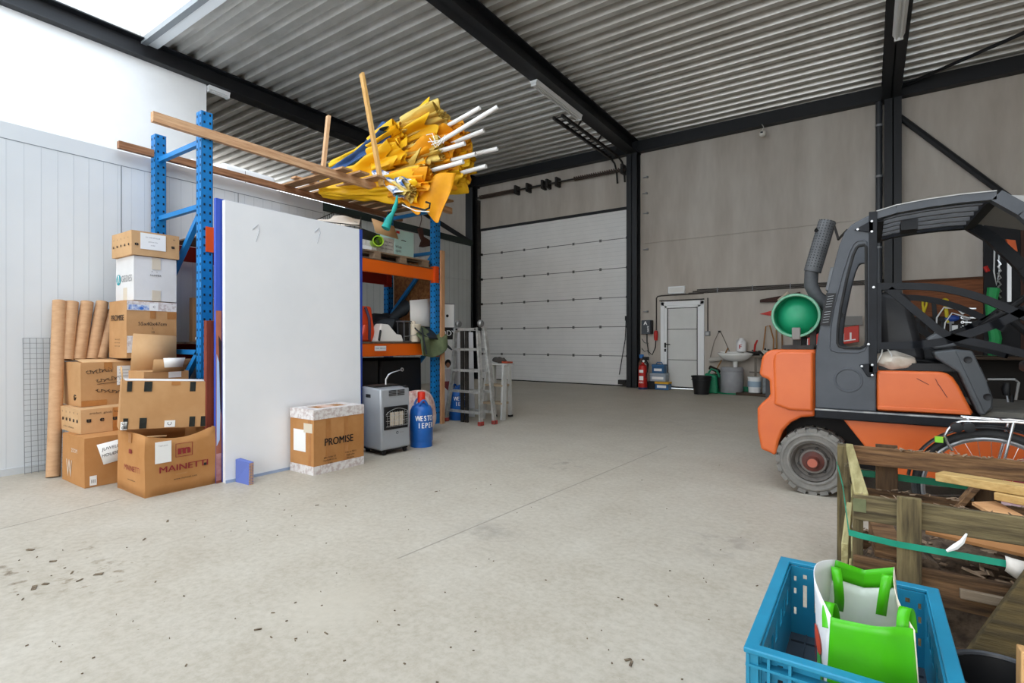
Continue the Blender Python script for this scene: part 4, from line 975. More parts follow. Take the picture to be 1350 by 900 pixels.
# ------------------------------------------------------------------ forklift (its length runs along x, the rear towards the gate)
FO = mat('forklift_orange', 'd0642a', 'c45720', rough=.38, scale=1.6, spec=.5)
FG = mat('forklift_dark_grey', '4a4d52', '42454a', rough=.5, scale=5, bump=.03, bscale=120)
FN = mat('forklift_navy_black', '0b0d12', '12151b', rough=.5, scale=14, spec=.25)
FC = mat('cowl_grey', '4d5053', '45484b', rough=.55, scale=4)
LUM = mat('scuffed_edge', 'a9a9a6', '77787a', rough=.45, scale=12)
FY, FY2 = 4.48, 5.56
fk_ = thing('forklift', 'orange and dark grey forklift truck with a green gas bottle behind its cab', 'forklift', (.2, 5.0, 0))
def arc(cx, cz, r, a0, a1, n=8, rz=None): return [(cx + r * math.cos(math.radians(a0 + (a1 - a0) * k / n)), cz + (rz or r) * math.sin(math.radians(a0 + (a1 - a0) * k / n))) for k in range(n + 1)]
cw = [(-.328, 1.088), (-.60, 1.088)] + arc(-.60, .99, .098, 95, 175, 5) + [(-.712, .90), (-.695, .868), (-.655, .86), (-.640, .84), (-.635, .74), (-.648, .715), (-.70, .66), (-.727, .62), (-.725, .45), (-.700, .30), (-.645, .285), (-.60, .262), (-.585, .30), (-.575, .37), (-.545, .46), (-.49, .53), (-.42, .575), (-.328, .59)]
MB().prism(cw, FY + .02, FY2 - .02).build('counterweight', FO, fk_, bevel=.035, seg=4)
pn = MB().prism([(-.338, 1.075), (-.56, 1.075), (-.60, 1.055), (-.612, 1.0), (-.60, .70), (-.612, .665), (-.50, .625), (-.338, .625)], FY - .005, FY + .05)
pn.build('side_bulge', FO, fk_, bevel=.022, seg=4)
MB().box(-.67, FY + .05, .71, -.60, FY2 - .05, .86).build('tow_recess', SOFTB, fk_)
MB().box(-.54, FY + .22, .20, 1.35, FY2 - .22, .60).build('chassis', mat('chassis_dark', '1c1a19', rough=.8), fk_)
MB().box(-.60, FY + .10, .575, -.05, FY2 - .10, .62).build('wheel_well', MC['chassis_dark'], fk_)
# wheels
TYRE = mat('dusty_tyre', '716e69', '86827b', rough=.9, scale=10, bump=.1)
RIM = mat('rusty_rim', '6a3328', '4c2a24', rough=.6, scale=14)
def wheel(x, y, R, w, name, sgn):
    g = MB(); prof = [(R * .60, -w / 2 + .015), (R * .66, -w / 2), (R * .86, -w / 2 - .006), (R * .97, -w / 2 + .02), (R * .985, 0), (R * .97, w / 2 - .02), (R * .86, w / 2 + .006), (R * .66, w / 2), (R * .60, w / 2 - .015)]
    g.lathe(prof, (x, y, R), YD, 40)
    for k in range(20):
        a = 2 * PI * k / 20
        for s in (-1, 1):
            aa = a + (.15 if s > 0 else 0); c = Vector((x + R * .95 * math.cos(aa), y + s * w * .27, R + R * .95 * math.sin(aa)))
            t = Vector((-math.sin(aa), 0, math.cos(aa))); n = Vector((math.cos(aa), 0, math.sin(aa)))
            g.bar(c - t * R * .11, c + t * R * .11, w * .46, .028, n)
    ty = g.build('tyre', TYRE, fk_, ang=30)
    MB().lathe([(R * .86, -w / 2 - .0075), (R * .82, -w / 2 - .010), (R * .80, -w / 2 - .008)], (x, y, R), YD, 40).lathe([(R * .70, -w / 2 - .006), (R * .66, -w / 2 - .009), (R * .62, -w / 2 - .002)], (x, y, R), YD, 40).build('sidewall_ring', TYRE, ty)
    rm = MB().lathe([(R * .61, -w / 2 + .01), (R * .58, -w / 2), (R * .54, -w / 2 + .02), (R * .50, -w / 2 + .06), (R * .42, -w / 2 + .065), (R * .36, -w / 2 + .03), (0, -w / 2 + .03)], (x, y, R), YD, 32).build('wheel_rim', mat('dark_rim', '5d5751', '76706a', rough=.6, scale=12), ty)
    hb = MB().lathe([(0, -w / 2 - .04), (R * .15, -w / 2 - .04), (R * .17, -w / 2 - .03), (R * .17, -w / 2 + .02), (R * .30, -w / 2 + .025), (R * .33, -w / 2 + .06)], (x, y, R), YD, 24)
    hb.build('hub', RIM, ty)
    cap = MB().lathe([(0, -w / 2 - .0415), (R * .13, -w / 2 - .0415)], (x, y, R), YD, 18).build('hub_cap', mat('pinkish_red_cap', 'b0604c', rough=.6), ty)
    lg = MB()
    for k in range(6):
        a = 2 * PI * k / 6 + .3; lg.lathe([(0, -.02), (.012, -.02), (.012, .01)], (x + R * .40 * math.cos(a), y - w / 2 + .05, R + R * .40 * math.sin(a)), YD, 6)
    lg.build('wheel_bolt', DARKM, ty)
wheel(-.345, FY + .115, .247, .19, 'rear', 1); wheel(-.345, FY2 - .115, .247, .19, 'rear', -1)
wheel(1.15, FY + .12, .30, .22, 'front', 1); wheel(1.15, FY2 - .12, .30, .22, 'front', -1)
# lower body, sill
MB().prism([(-.155, .588), (.085, .25), (.12, .22), (1.3, .22), (1.3, .588)], FY + .012, FY2 - .012).build('lower_body', FO, fk_, bevel=.012)
MB().prism([(-.328, .585), (-.328, .655), (1.45, .675), (1.45, .585)], FY - .03, FY2 + .03).build('side_step', FN, fk_, bevel=.008)
MB().box(-.326, FY - .031, .645, 1.45, FY - .025, .656).build('step_edge', LUM, fk_)
# engine hood
hd_ = [(.046, .662), (.046, .946), (.39, .948), (.43, .94), (.46, .915), (.49, .86), (.53, .76), (.560, .69), (.558, .668)]
MB().prism(hd_, FY, FY2).build('engine_hood', FO, fk_, bevel=.03, seg=4)
MB().prism([(.052, .672), (.052, .70), (.545, .70), (.552, .672)], FY - .006, FY + .02).build('hood_lip', FO, fk_, bevel=.005)
sk_ = MB()
for a, b in (((.27, .90), (.335, .86)), ((.385, .865), (.43, .78)), ((.37, .90), (.385, .86))): sk_.bar((a[0], FY - .001, a[1]), (b[0], FY - .001, b[1]), .003, .007, (0, 1, 0))
sk_.build('scratch_mark', mat('dark_scratch', '5a2c2a', rough=.8), fk_)
# rear pillars with a window opening
po = [(-.326, .655), (-.326, 1.05), (-.310, 1.18), (-.275, 1.38), (-.225, 1.63), (-.175, 1.85), (-.145, 1.935), (-.10, 1.99), (-.02, 2.032), (.045, 2.058), (.045, .655)]
hole = [(-.186, 1.14), (-.182, 1.26), (-.165, 1.40), (-.125, 1.62), (-.09, 1.77), (-.072, 1.815), (-.055, 1.833), (-.025, 1.835), (-.014, 1.82), (-.012, 1.15), (-.022, 1.118), (-.05, 1.103), (-.145, 1.103), (-.175, 1.115)]
hole2 = [(-.03 + (x + .03) * 1.30 - .004, 1.45 + (z - 1.45) * 1.09) for x, z in hole]
for y0, y1 in ((FY - .01, FY + .07), (FY2 - .07, FY2 + .01)):
    pl_ = MB().prism(po, y0, y1, holes=[hole]).build('rear_pillar', FG, fk_, bevel=.01, seg=3)
    if y0 < 5:
        n = len(hole); rg = MB().tube([(x, y0 - .001, z) for x, z in hole], .010, 6, closed=True); rg.build('window_seal', RUBB, pl_)
        rg2 = MB().tube([(x, y0 + .001, z) for x, z in hole2], .007, 6, closed=True); rg2.build('window_moulding', FG, pl_)
        tb = MB().lathe([(.074, 0), (.078, -.006), (.086, -.006), (.09, 0)], (-.12, y0 + .001, .872), YD, 28); tb.build('round_emboss', FG, pl_)
        vg = MB().add([(-.295, y0 - .012, 1.27), (-.235, y0 - .012, 1.265), (-.195, y0 - .012, 1.50), (-.255, y0 - .012, 1.505), (-.295, y0 + .002, 1.27), (-.235, y0 + .002, 1.265), (-.195, y0 + .002, 1.50), (-.255, y0 + .002, 1.505)], [(0, 1, 2, 3), (0, 1, 5, 4), (1, 2, 6, 5), (2, 3, 7, 6), (3, 0, 4, 7)]).build('vent_cover', SOFTB, pl_)
        vs_ = MB()
        for k in range(11):
            if k == 5: continue
            t = .1 + k * .08; c = Vector((-.265 + .04 * t, y0 - .0135, 1.268 + .235 * t)); vs_.bar(c + Vector((-.018, 0, -.002)), c + Vector((.02, 0, .003)), .003, .005, (0, 1, 0))
        vs_.build('vent_grille', mat('vent_slot', '9b9da0', rough=.5), vg)
        st_ = MB().box(.002, y0 - .012, .93, .05, y0 + .002, 2.062).build('post_plate', FN, pl_, bevel=.002)
        for pts in ([(-.085, 1.945), (.03, 2.01), (.03, 1.91)], [(-.055, .985), (.03, 1.0), (.03, .90), (-.005, .90)]):
            pp = MB().prism(pts, y0 - .012, y0 - .001).build('corner_plate', FN, pl_, bevel=.004)
            cxm = sum(p[0] for p in pts) / len(pts); czm = sum(p[1] for p in pts) / len(pts)
            for p in pts[:3]: MB().lathe([(0, -.006), (.007, -.005), (.009, 0)], (p[0] + (cxm - p[0]) * .28, y0 - .012, p[1] + (czm - p[1]) * .28), YD, 10).build('bolt', STEEL, pp)
# overhead guard
roof = [(.045, 2.058), (.16, 2.085), (.33, 2.10), (.50, 2.105), (.672, 2.10)]
ap = [(.672, 2.10), (.80, 1.985), (.98, 1.74), (1.12, 1.42), (1.20, .95), (1.22, .67)]
for y in (FY + .03, FY2 - .03):
    m = MB()
    for L in (roof, ap):
        w_ = .08
        for i in range(len(L) - 1): m.bar((L[i][0], y, L[i][1] - .022), (L[i + 1][0], y, L[i + 1][1] - .022), w_, .052 if L is roof else .075, (0, 1, 0) if False else (0, 0, 1))
    m.build('roof_rail', FG if y < 5 else FN, fk_)
m = MB()
for i in range(4): m.bar((roof[i][0], FY + .0, roof[i][1] + .006), (roof[i + 1][0], FY + .0, roof[i + 1][1] + .006), .03, .006)
m.build('roof_edge', mat('light_edge', 'b5b4b0', rough=.5), fk_)
for k in range(5):
    y = FY + .18 + k * .18; m = MB()
    for i in range(4): m.bar((roof[i][0], y, roof[i][1] - .02), (roof[i + 1][0], y, roof[i + 1][1] - .02), .03, .04)
    m.build('roof_bar', mat('roof_bar_grey', '57585a', '4b4c4e', rough=.5, scale=6), fk_)
MB().box(.05, FY + .06, 2.0, .09, FY2 - .06, 2.055).build('roof_cross_member', FN, fk_)
MB().bar((.66, FY + .06, 2.07), (.66, FY2 - .06, 2.07), .06, .05).build('roof_cross_member', FN, fk_)
MB().box(.20, FY + .35, 1.975, .30, FY + .55, 2.05).build('roof_light', SOFTB, fk_)
MB().hexa([(.70, FY + .10, 2.075), (.98, FY + .10, 1.99), (.98, FY2 - .1, 1.99), (.70, FY2 - .1, 2.075)], [(.69, FY + .10, 2.105), (1.0, FY + .10, 2.04), (1.0, FY2 - .1, 2.04), (.69, FY2 - .1, 2.105)]).build('front_canopy', mat('pale_canopy', 'a8a6a2', rough=.6), fk_)
MB().lathe([(0, 0), (.05, 0), (.065, .05), (0.06, .07), (0, .07)], (.86, FY - .04, 1.99), (.5, -.7, 0), 16).build('work_lamp', SOFTB, fk_)
# curved tubular half doors
def flat(name, pts, y, w=.05, m=FN):
    b_ = MB()
    pts = [(onY(FY, u, v).x, onY(FY, u, v).z) for u, v in pts]
    # smooth
    for _ in range(2):
        q = [pts[0]]
        for i in range(len(pts) - 1):
            (a, b), (c, d) = pts[i], pts[i + 1]; q += [(a * .75 + c * .25, b * .75 + d * .25), (a * .25 + c * .75, b * .25 + d * .75)]
        pts = q + [pts[-1]]
    n = len(pts); L = []; R_ = []
    for i in range(n):
        a = pts[max(i - 1, 0)]; c = pts[min(i + 1, n - 1)]; dx, dz = c[0] - a[0], c[1] - a[1]; l = math.hypot(dx, dz)
        L.append((pts[i][0] - dz / l * w / 2, pts[i][1] + dx / l * w / 2)); R_.append((pts[i][0] + dz / l * w / 2, pts[i][1] - dx / l * w / 2))
    for i in range(n - 1):
        b_.hexa([(L[i][0], y - .015, L[i][1]), (L[i + 1][0], y - .015, L[i + 1][1]), (R_[i + 1][0], y - .015, R_[i + 1][1]), (R_[i][0], y - .015, R_[i][1])],
                [(L[i][0], y + .015, L[i][1]), (L[i + 1][0], y + .015, L[i + 1][1]), (R_[i + 1][0], y + .015, R_[i + 1][1]), (R_[i][0], y + .015, R_[i][1])])
    return b_.build(name, m, fk_)
bars = ([(1152, 378), (1200, 377), (1240, 379), (1285, 389), (1330, 407), (1375, 430)],
        [(1172, 381), (1190, 396), (1218, 419), (1243, 440), (1262, 447), (1300, 454), (1350, 466), (1380, 474)],
        [(1146, 456), (1195, 455), (1235, 452), (1262, 445), (1300, 432), (1335, 418), (1365, 400), (1378, 385)])
for k, y in enumerate((FY - .005, FY2 - .01)):
    for i, bs in enumerate(bars): flat('door_bar', bs, y, (.047, .047, .05)[i])
    MB().box(.05, y - .02, 1.12, .075, y + .02, 1.56).build('door_hinge', FN, fk_)
    for bx, bz in ((.03, 1.53), (.0, 1.13)): MB().lathe([(0, -.024), (.008, -.022), (.010, -.015)], (bx, y - .002, bz), YD, 10).build('bolt', STEEL, fk_)
# seat, cowl, steering, levers
VIN = mat('black_vinyl', '1a1a1c', '232326', rough=.5, scale=8)
MB().hexa([(.10, 4.76, 1.0), (.50, 4.76, 1.0), (.50, 5.24, 1.0), (.10, 5.24, 1.0)], [(.12, 4.78, 1.12), (.52, 4.78, 1.14), (.52, 5.22, 1.14), (.12, 5.22, 1.12)]).build('seat', VIN, fk_, bevel=.04, seg=3)
MB().hexa([(.08, 4.68, 1.0), (.34, 4.68, 1.0), (.34, 5.22, 1.0), (.08, 5.22, 1.0)], [(.05, 4.70, 1.52), (.24, 4.70, 1.50), (.24, 5.17, 1.50), (.05, 5.17, 1.52)]).build('backrest', VIN, fk_, bevel=.05, seg=3)
MB().box(.06, FY + .05, .95, .50, FY2 - .05, 1.0).build('seat_base', SOFTB, fk_)
cl = [(1230, 463), (1258, 460), (1282, 462), (1300, 500), (1309, 524), (1309, 538), (1298, 548), (1290, 546), (1264, 491), (1234, 472)]
cx_ = [(onY(FY, u, v).x, onY(FY, u, v).z) for u, v in cl]
MB().prism(cx_, FY - .012, FY + .16).build('front_cowl', FC, fk_, bevel=.015, seg=3)
c2 = [(onY(FY - .013, u, v).x, onY(FY - .013, u, v).z) for u, v in ((1259, 462), (1282, 463), (1300, 500), (1308, 525), (1307, 537), (1298, 546))]
MB().prism(c2, FY - .022, FY - .010).build('cowl_face', mat('cowl_dark', '3f4245', rough=.5), fk_, bevel=.006)
for u, v in ((1276, 474), (1302, 523)):
    MB().lathe([(0, .0), (.012, -.001), (.02, -.004), (.022, 0)], onY(FY - .024, u, v), YD, 14).build('bolt', SOFTB, fk_)
ar = [(onY(4.62, u, v).x, onY(4.62, u, v).z) for u, v in ((1221, 446), (1237, 437), (1250, 446), (1262, 456), (1232, 460))]
MB().prism(ar, 4.60, 4.72).build('armrest', mat('armrest_grey', '6b6d70', rough=.55), fk_, bevel=.012, seg=3)
MB().box(.60, FY + .02, .66, 1.25, FY2 - .02, .70).build('floor_plate', mat('rubber_floor_mat', '6a675f', '5b5852', rough=.85, scale=10), fk_)
MB().tube([onY(4.7, u, v) for u, v in ((1302, 500), (1338, 500), (1343, 504), (1339, 527))], .008, 8).build('grab_bar', mat('satin_bar', '9a9a98', rough=.35, metal=.6), fk_)
lv = MB().tube([onY(4.8, u, v) for u, v in ((1329, 530), (1327, 518))], .006, 6).build('lever_rod', STEEL, fk_)
MB().tube([onY(4.8, u, v) for u, v in ((1327, 521), (1326, 512), (1328, 505))], [.02, .026, .016], 10).build('lever_knob', SOFTB, lv)
MB().tube([onY(4.85, u, v) for u, v in ((1334, 530), (1334, 520))], .01, 6).build('lever_rod', SOFTB, fk_)
MB().tube([onY(4.75, u, v) for u, v in ((1291, 484), (1300, 503))], .006, 6).build('gas_strut', STEEL, fk_)
# dash and steering wheel
MB().hexa([(.98, 4.7, .7), (1.15, 4.7, .7), (1.15, 5.35, .7), (.98, 5.35, .7)], [(.95, 4.7, 1.22), (1.12, 4.7, 1.22), (1.12, 5.35, 1.22), (.95, 5.35, 1.22)]).build('dashboard', FC, fk_, bevel=.03)
MB().tube([(1.0, 5.0, 1.1), (.78, 5.0, 1.36)], .025, 8).build('steering_column', SOFTB, fk_)
sw = [Vector((.78, 5.0, 1.36)) + Vector((0, 1, 0)) * .17 * math.cos(a) + Vector((.76, 0, .65)) * .17 * math.sin(a) for a in [2 * PI * k / 24 for k in range(24)]]
MB().tube(sw, .014, 8, closed=True).tube([sw[0], sw[12]], .01, 6).tube([sw[6], sw[18]], .01, 6).build('steering_wheel', SOFTB, fk_)
# mast and carriage ahead of the cab
for y in (4.70, 5.34):
    MB().box(1.42, y - .05, .08, 1.54, y + .05, 2.06).build('mast_rail', FN, fk_)
for z in (.3, 1.1, 1.95): MB().box(1.45, 4.70, z, 1.50, 5.34, z + .1).build('mast_cross_member', FN, fk_)
for y in (4.78, 5.18): MB().box(1.56, y, .06, 1.60, y + .1, .60).box(1.56, y, .05, 2.60, y + .1, .085).build('fork', DARKM, fk_)
MB().box(1.53, 4.6, .2, 1.57, 5.44, .7).build('fork_carriage', FN, fk_)
# hoses over the hood
for k in range(3):
    MB().tube([(.06, 4.6 + .05 * k, .985 + .02 * k), (.2, 4.56 + .05 * k, .98 + .02 * k), (.34, 4.58 + .04 * k, .972 + .02 * k), (.46, 4.7, .98)], .009, 6).build('hose', SOFTB, fk_)
# exhaust
ex = [onY(4.95, u, v) for u, v in ((1088, 400), (1076, 390), (1069, 376), (1070, 355))]
MB().tube([(-.20, 4.95, 1.33)] + ex, .052, 14).build('exhaust_elbow', mat('exhaust_elbow_grey', '4e4f51', '3f4042', rough=.6, scale=9), fk_)
e0, e1 = onY(4.95, 1071, 358), onY(4.95, 1091, 291)
es = MB().tube([e0, e0.lerp(e1, .97), e1], [.064, .064, .058], 18).build('exhaust_guard', mat('exhaust_guard_grey', '5a5b5d', '48494b', rough=.5, scale=8), fk_)
n_ = (e1 - e0).normalized(); e_ = n_.cross(Vector((0, -1, 0))).normalized(); f_ = Vector((-.25, -1, 0)); f_ = (f_ - n_ * f_.dot(n_)).normalized(); g_ = n_.cross(f_)
dt = MB()
for i in range(18):
    for j in range(7):
        a = -1.2 + j * .36 + .1; d = f_ * math.cos(a) + g_ * math.sin(a); c = e0 + n_ * (.04 + i * .022) + d * .0645
        dt.lathe([(0, 0), (.005, 0)], c, d, 6)
dt.build('perforation_pattern', SOFTB, es)
MB().lathe([(0, 0), (.014, 0), (.016, .01)], e0 + n_ * (e1 - e0).length * .78 + g_ * -.04 + f_ * .052, f_ - g_ * .7, 10).build('bolt_hole', SOFTB, es)
MB().tube([e1 - n_ * .05 + Vector((.06, 0, 0)), (-.19, 4.7, 1.93), (-.13, 4.62, 1.98)], .010, 6).build('stay_bracket', DARKM, fk_)
MB().prism([(-.275, 1.55), (-.24, 1.72), (-.215, 1.72), (-.255, 1.54)], 4.7, 5.4).build('rear_guard', mat('rear_guard_grey', '6d6e70', rough=.5), fk_)
# gas bottle across the counterweight
GGR = mat('green_gas_bottle', '1f9468', '178159', rough=.4, scale=3)
gb = thing('forklift_gas_bottle', 'green gas bottle lying across the orange counterweight behind the forklift cab', 'gas bottle', (-.42, 5.0, 1.1))
gp = onY(4.62, 1049, 416); R = .168
MB().lathe([(0, .022), (R * .45, .034), (R * .75, .07), (R * .88, .10), (R * .93, .09), (R * .93, -.0), (R * .99, -.01), (R * 1.01, .0), (R, .03), (R, .62), (R * .85, .70), (R * .4, .74), (0, .74)], gp, YD, 40).build('body', GGR, gb)
MB().lathe([(R * .90, -.012), (R * .93, -.02), (R * 1.0, -.02), (R * 1.03, -.01), (R * 1.03, .015)], gp, YD, 40).build('rim', mat('worn_green_rim', '7aa58c', '4f8f70', rough=.5, scale=20), gb)
zb = gp.z - R
st_ = MB()
for y in (4.72, 5.15):
    pts = [(gp.x + R * 1.02 * math.cos(a), y, gp.z + R * 1.02 * math.sin(a)) for a in [2 * PI * k / 30 for k in range(30)]]
    for i in range(30): st_.bar(pts[i], pts[(i + 1) % 30], .06, .006, Vector(pts[i]) - Vector((gp.x, y, gp.z)))
st_.build('clamp_strap', DARKM, gb)
MB().box(gp.x - .10, 4.66, 1.088, gp.x + .12, 5.22, 1.12).box(gp.x - .03, 4.70, 1.10, gp.x + .03, 4.76, zb + .01).box(gp.x + .09, 4.70, 1.1, gp.x + .13, 4.76, zb + .08).box(gp.x - .03, 5.12, 1.10, gp.x + .03, 5.18, zb + .01).build('cradle', DARKM, gb)
MB().box(gp.x - .025, 4.595, zb - .02, gp.x + .035, 4.625, zb + .075).build('latch', mat('latch_grey', '77736e', rough=.5), gb, bevel=.006)
# white wrapped bundle on the hood
wp = thing('wrapped_cloth_bundle', 'dirty white wrapped cloth bundle with a string on the forklift hood', 'bundle', (.16, 4.58, .95))
RAG = mat('dirty_white_cloth', 'd8d0c4', 'b8ab9b', rough=.85, scale=9)
def fr_(u, v):
    a = 2 * PI * v; r = (.078 * math.sin(PI * (.10 + .86 * u)) ** .45) * (1 + .07 * math.sin(11 * a * .5 + 9 * u)) if 0 < u < 1 else 0
    return Vector((.035 + .245 * u, 4.575 + r * 1.1 * math.cos(a) + .02 * u, 1.015 - .012 * u + r * .86 * math.sin(a)))
MB().grid(fr_, 18, 22).build('cloth', RAG, wp, warp=.012, wscale=14)
MB().tube([(.05, 4.5, 1.0), (.075, 4.5, 1.06), (.085, 4.52, 1.12), (.11, 4.53, 1.10), (.135, 4.52, 1.055), (.13, 4.5, 1.02)], .0045, 5).build('string', PAPER, wp)

# ------------------------------------------------------------------ bicycle between crate and forklift
BY = 3.74
bk = thing('bicycle', 'bicycle with a silver rear carrier standing between the wooden crate and the forklift', 'bicycle', (1.0, BY, 0))
BT = mat('bike_tyre', '2a2a2b', '3a3a3a', rough=.85, scale=12); CH = mat('chrome', 'cfd0d2', rough=.22, metal=.9)
RIMS = mat('silver_rim', 'b3b4b6', rough=.35, metal=.7); FRB = mat('pink_red_frame', 'b8404a', rough=.35)
def circ(x, y, z, r, n=48, a0=0, a1=360): return [(x + r * math.cos(math.radians(a0 + (a1 - a0) * k / n)), y, z + r * math.sin(math.radians(a0 + (a1 - a0) * k / n))) for k in range(n + (0 if a1 - a0 == 360 else 1))]
def bwheel(x):
    ty = MB().tube(circ(x, BY, .34, .318, 56), .022, 10, closed=True).build('tyre', BT, bk)
    MB().tube(circ(x, BY, .34, .290, 56), .013, 8, closed=True).build('rim', RIMS, ty)
    sp = MB()
    for k in range(32):
        a = 2 * PI * k / 32; b = a + (.55 if k % 2 else -.55); s = .028 * (1 if k % 4 < 2 else -1)
        sp.tube([(x + .025 * math.cos(b), BY + s, .34 + .025 * math.sin(b)), (x + .285 * math.cos(a), BY, .34 + .285 * math.sin(a))], .0016, 4)
    sp.build('spoke', STEEL, ty)
    MB().lathe([(0, -.05), (.012, -.05), (.03, -.03), (.03, .03), (.012, .05), (0, .05)], (x, BY, .34), YD, 16).build('hub', CH, ty)
bwheel(.54); bwheel(1.62)
def guard(x, a0, a1):
    def f(u, v):
        a = math.radians(a0 + (a1 - a0) * u); r = .352 + .012 * math.cos((v - .5) * PI); return Vector((x + r * math.cos(a), BY - .03 + .06 * v, .34 + r * math.sin(a)))
    return MB().grid(f, 30, 4).build('mudguard', mat('black_mudguard', '1b1b1d', rough=.3), bk, solid=.002)
guard(.54, 20, 172); guard(1.62, 30, 150)
ca = MB()
for dy in (-.055, .055):
    ca.tube([onY(BY + dy, u, v) for u, v in ((1256, 594), (1249, 584), (1246, 574), (1250, 566), (1258, 558), (1268, 555))] + [(.62, BY + dy, .735), (.90, BY + dy, .72)], .007, 8)
    ca.tube([(.42, BY + dy * .6, .738), (.92, BY + dy * .4, .725)], .006, 8)
    ca.tube([(.62, BY + dy, .735), (.55, BY + dy * 1.1, .36)], .007, 8)
for x in (.44, .58, .74): ca.tube([(x, BY - .055, .735), (x, BY + .055, .735)], .005, 6)
ca.build('rear_carrier', CH, bk)
for u in (1261, 1277): MB().lathe([(0, -.03), (.026, -.025), (.026, .012), (0, .02)], onY(BY - .075, u, 563), YD, 14).build('rear_lamp', SOFTB, bk)
MB().lathe([(0, -.003), (.008, -.002), (.008, .02)], onY(BY - .075, 1269, 563), YD, 12).build('reflector', mat('orange_reflector', 'd9512a', rough=.2), bk)
MB().box(.30, BY - .08, .60, .335, BY - .05, .63).build('lime_clip', mat('lime_clip', '8fd13a', rough=.4), bk)
frm = MB()
for dy in (-.04, .04):
    frm.tube([(.54, BY + dy, .34), (.98, BY + dy * .6, .30)], .010, 8); frm.tube([(.54, BY + dy, .34), (.86, BY + dy * .4, .80)], .009, 8)
frm.tube([(.98, BY, .30), (.82, BY, .92)], .017, 10); frm.tube([(.98, BY, .30), (1.20, BY, .45), (1.42, BY, .86)], .019, 10); frm.tube([(1.38, BY, .98), (1.46, BY, .72)], .02, 10)
for dy in (-.05, .05): frm.tube([(1.46, BY + dy, .70), (1.62, BY + dy, .34)], .011, 8)
frm.build('frame', FRB, bk)
MB().tube([(.82, BY, .92), (.80, BY, 1.0)], .013, 8).build('seat_post', CH, bk)
MB().hexa([(.66, BY - .09, .99), (.95, BY - .02, 1.0), (.95, BY + .02, 1.0), (.66, BY + .09, .99)], [(.66, BY - .09, 1.05), (.95, BY - .02, 1.04), (.95, BY + .02, 1.04), (.66, BY + .09, 1.05)]).build('saddle', SOFTB, bk, bevel=.02, seg=3)
MB().tube([(1.38, BY, .98), (1.35, BY, 1.08), (1.36, BY - .28, 1.10), (1.22, BY - .30, 1.08)], .012, 8).tube([(1.35, BY, 1.08), (1.36, BY + .28, 1.10), (1.22, BY + .30, 1.08)], .012, 8).build('handlebar', CH, bk)
MB().tube([(.56, BY - .055, .38), (.98, BY - .055, .40), (1.06, BY - .055, .33), (.98, BY - .055, .22), (.56, BY - .055, .30), (.52, BY - .055, .34)], .03, 8, closed=True).build('chain_guard', mat('pinkish_white_guard', 'd9b9bb', rough=.4), bk)
sg = MB().add([(.62, BY - .04, .42), (.80, BY - .04, .42), (.80, BY - .04, .60), (.74, BY - .04, .66)], [(0, 1, 2, 3)]).build('skirt_guard', mat('translucent_pink_guard', 'b9485c', rough=.4), bk, solid=.002)
MB().tube([(.98, BY - .07, .30), (1.0, BY - .08, .14)], .009, 8).box(.96, BY - .16, .125, 1.04, BY - .08, .15).build('crank', CH, bk)
MB().tube([(.60, BY + .06, .3), (.45, BY + .16, .01)], .008, 6).build('kickstand', CH, bk)

# ------------------------------------------------------------------ wooden crate of old pallet boards
MOSS = wood('mossy_board', '7f7150', '463c2a', 0, rough=.9, bump=.5); BRN = wood('brown_old_board', '96714d', '543c29', 0, rough=.9, bump=.5)
MOSZ = wood('mossy_upright', '7d6f4d', '453b29', 2, rough=.9, bump=.5); YELB = wood('greenish_end_board', 'c3b885', '9c9060', 1, rough=.9, bump=.4); DKB = wood('dark_old_board', '75573a', '3a2919', 0, rough=.9, bump=.5)
DKZ = wood('dark_upright', '5e4730', '453322', 2, rough=.9, bump=.5)
wc = thing('wooden_crate', 'old mossy wooden pallet crate full of scrap beside the bicycle', 'crate', (.6, 2.75, 0))
CX0, CX1, CY0, CY1, CZ = -.085, 1.30, 2.27, 3.30, .60; NX = -.047
def board(name, x0, y0, z0, x1, y1, z1, m, w=.003): return MB().box(x0, y0, z0, x1, y1, z1).build(name, m, wc, bevel=.003, warp=w, wscale=4)
board('side_board', CX0, CY1, .505, CX1, CY1 + .022, .60, BRN); board('side_board', CX0, CY1, .305, CX1, CY1 + .022, .385, DKB); board('side_board', CX0, CY1, .06, CX1, CY1 + .022, .16, DKB)
for x in (.03, .42, .80, 1.15): board('upright', x, CY1 + .022, 0, x + .095, CY1 + .045, .615 if x < .1 else .57, DKZ)
for a, b in (((.32, .30), (.45, .51)), ((.72, .51), (.84, .30)), ((1.0, .3), (.9, .5))): MB().bar((a[0], CY1 - .012, a[1]), (b[0], CY1 - .012, b[1]), .02, .085, (0, 1, 0)).build('diagonal_board', BRN, wc)
board('side_board', NX, CY0, .505, CX1, CY0 + .022, .595, MOSS); board('side_board', NX, CY0, .255, CX1, CY0 + .022, .372, DKB); board('side_board', NX, CY0, .03, CX1, CY0 + .022, .125, DKB)
board('upright', .081, CY0 - .024, 0, .150, CY0 - .001, .612, MOSZ); board('upright', .72, CY0 - .024, 0, .83, CY0 - .001, .6, MOSZ)
board('corner_post', -.137, CY1 - .07, 0, -.092, CY1 - .0, .605, MOSZ); board('corner_post', -.096, 2.90, 0, -.070, 2.99, .565, MOSZ); board('corner_post', NX - .004, CY0 + .03, 0, NX + .03, CY0 + .07, .56, MOSZ)
MB().hexa([(-.043, CY0 + .0, .58), (.0, CY0 + .01, .58), (-.068, CY1, .585), (-.1, CY1, .585)], [(-.043, CY0 + .0, .603), (.0, CY0 + .01, .603), (-.068, CY1, .608), (-.1, CY1, .608)]).build('end_board', YELB, wc, bevel=.003)
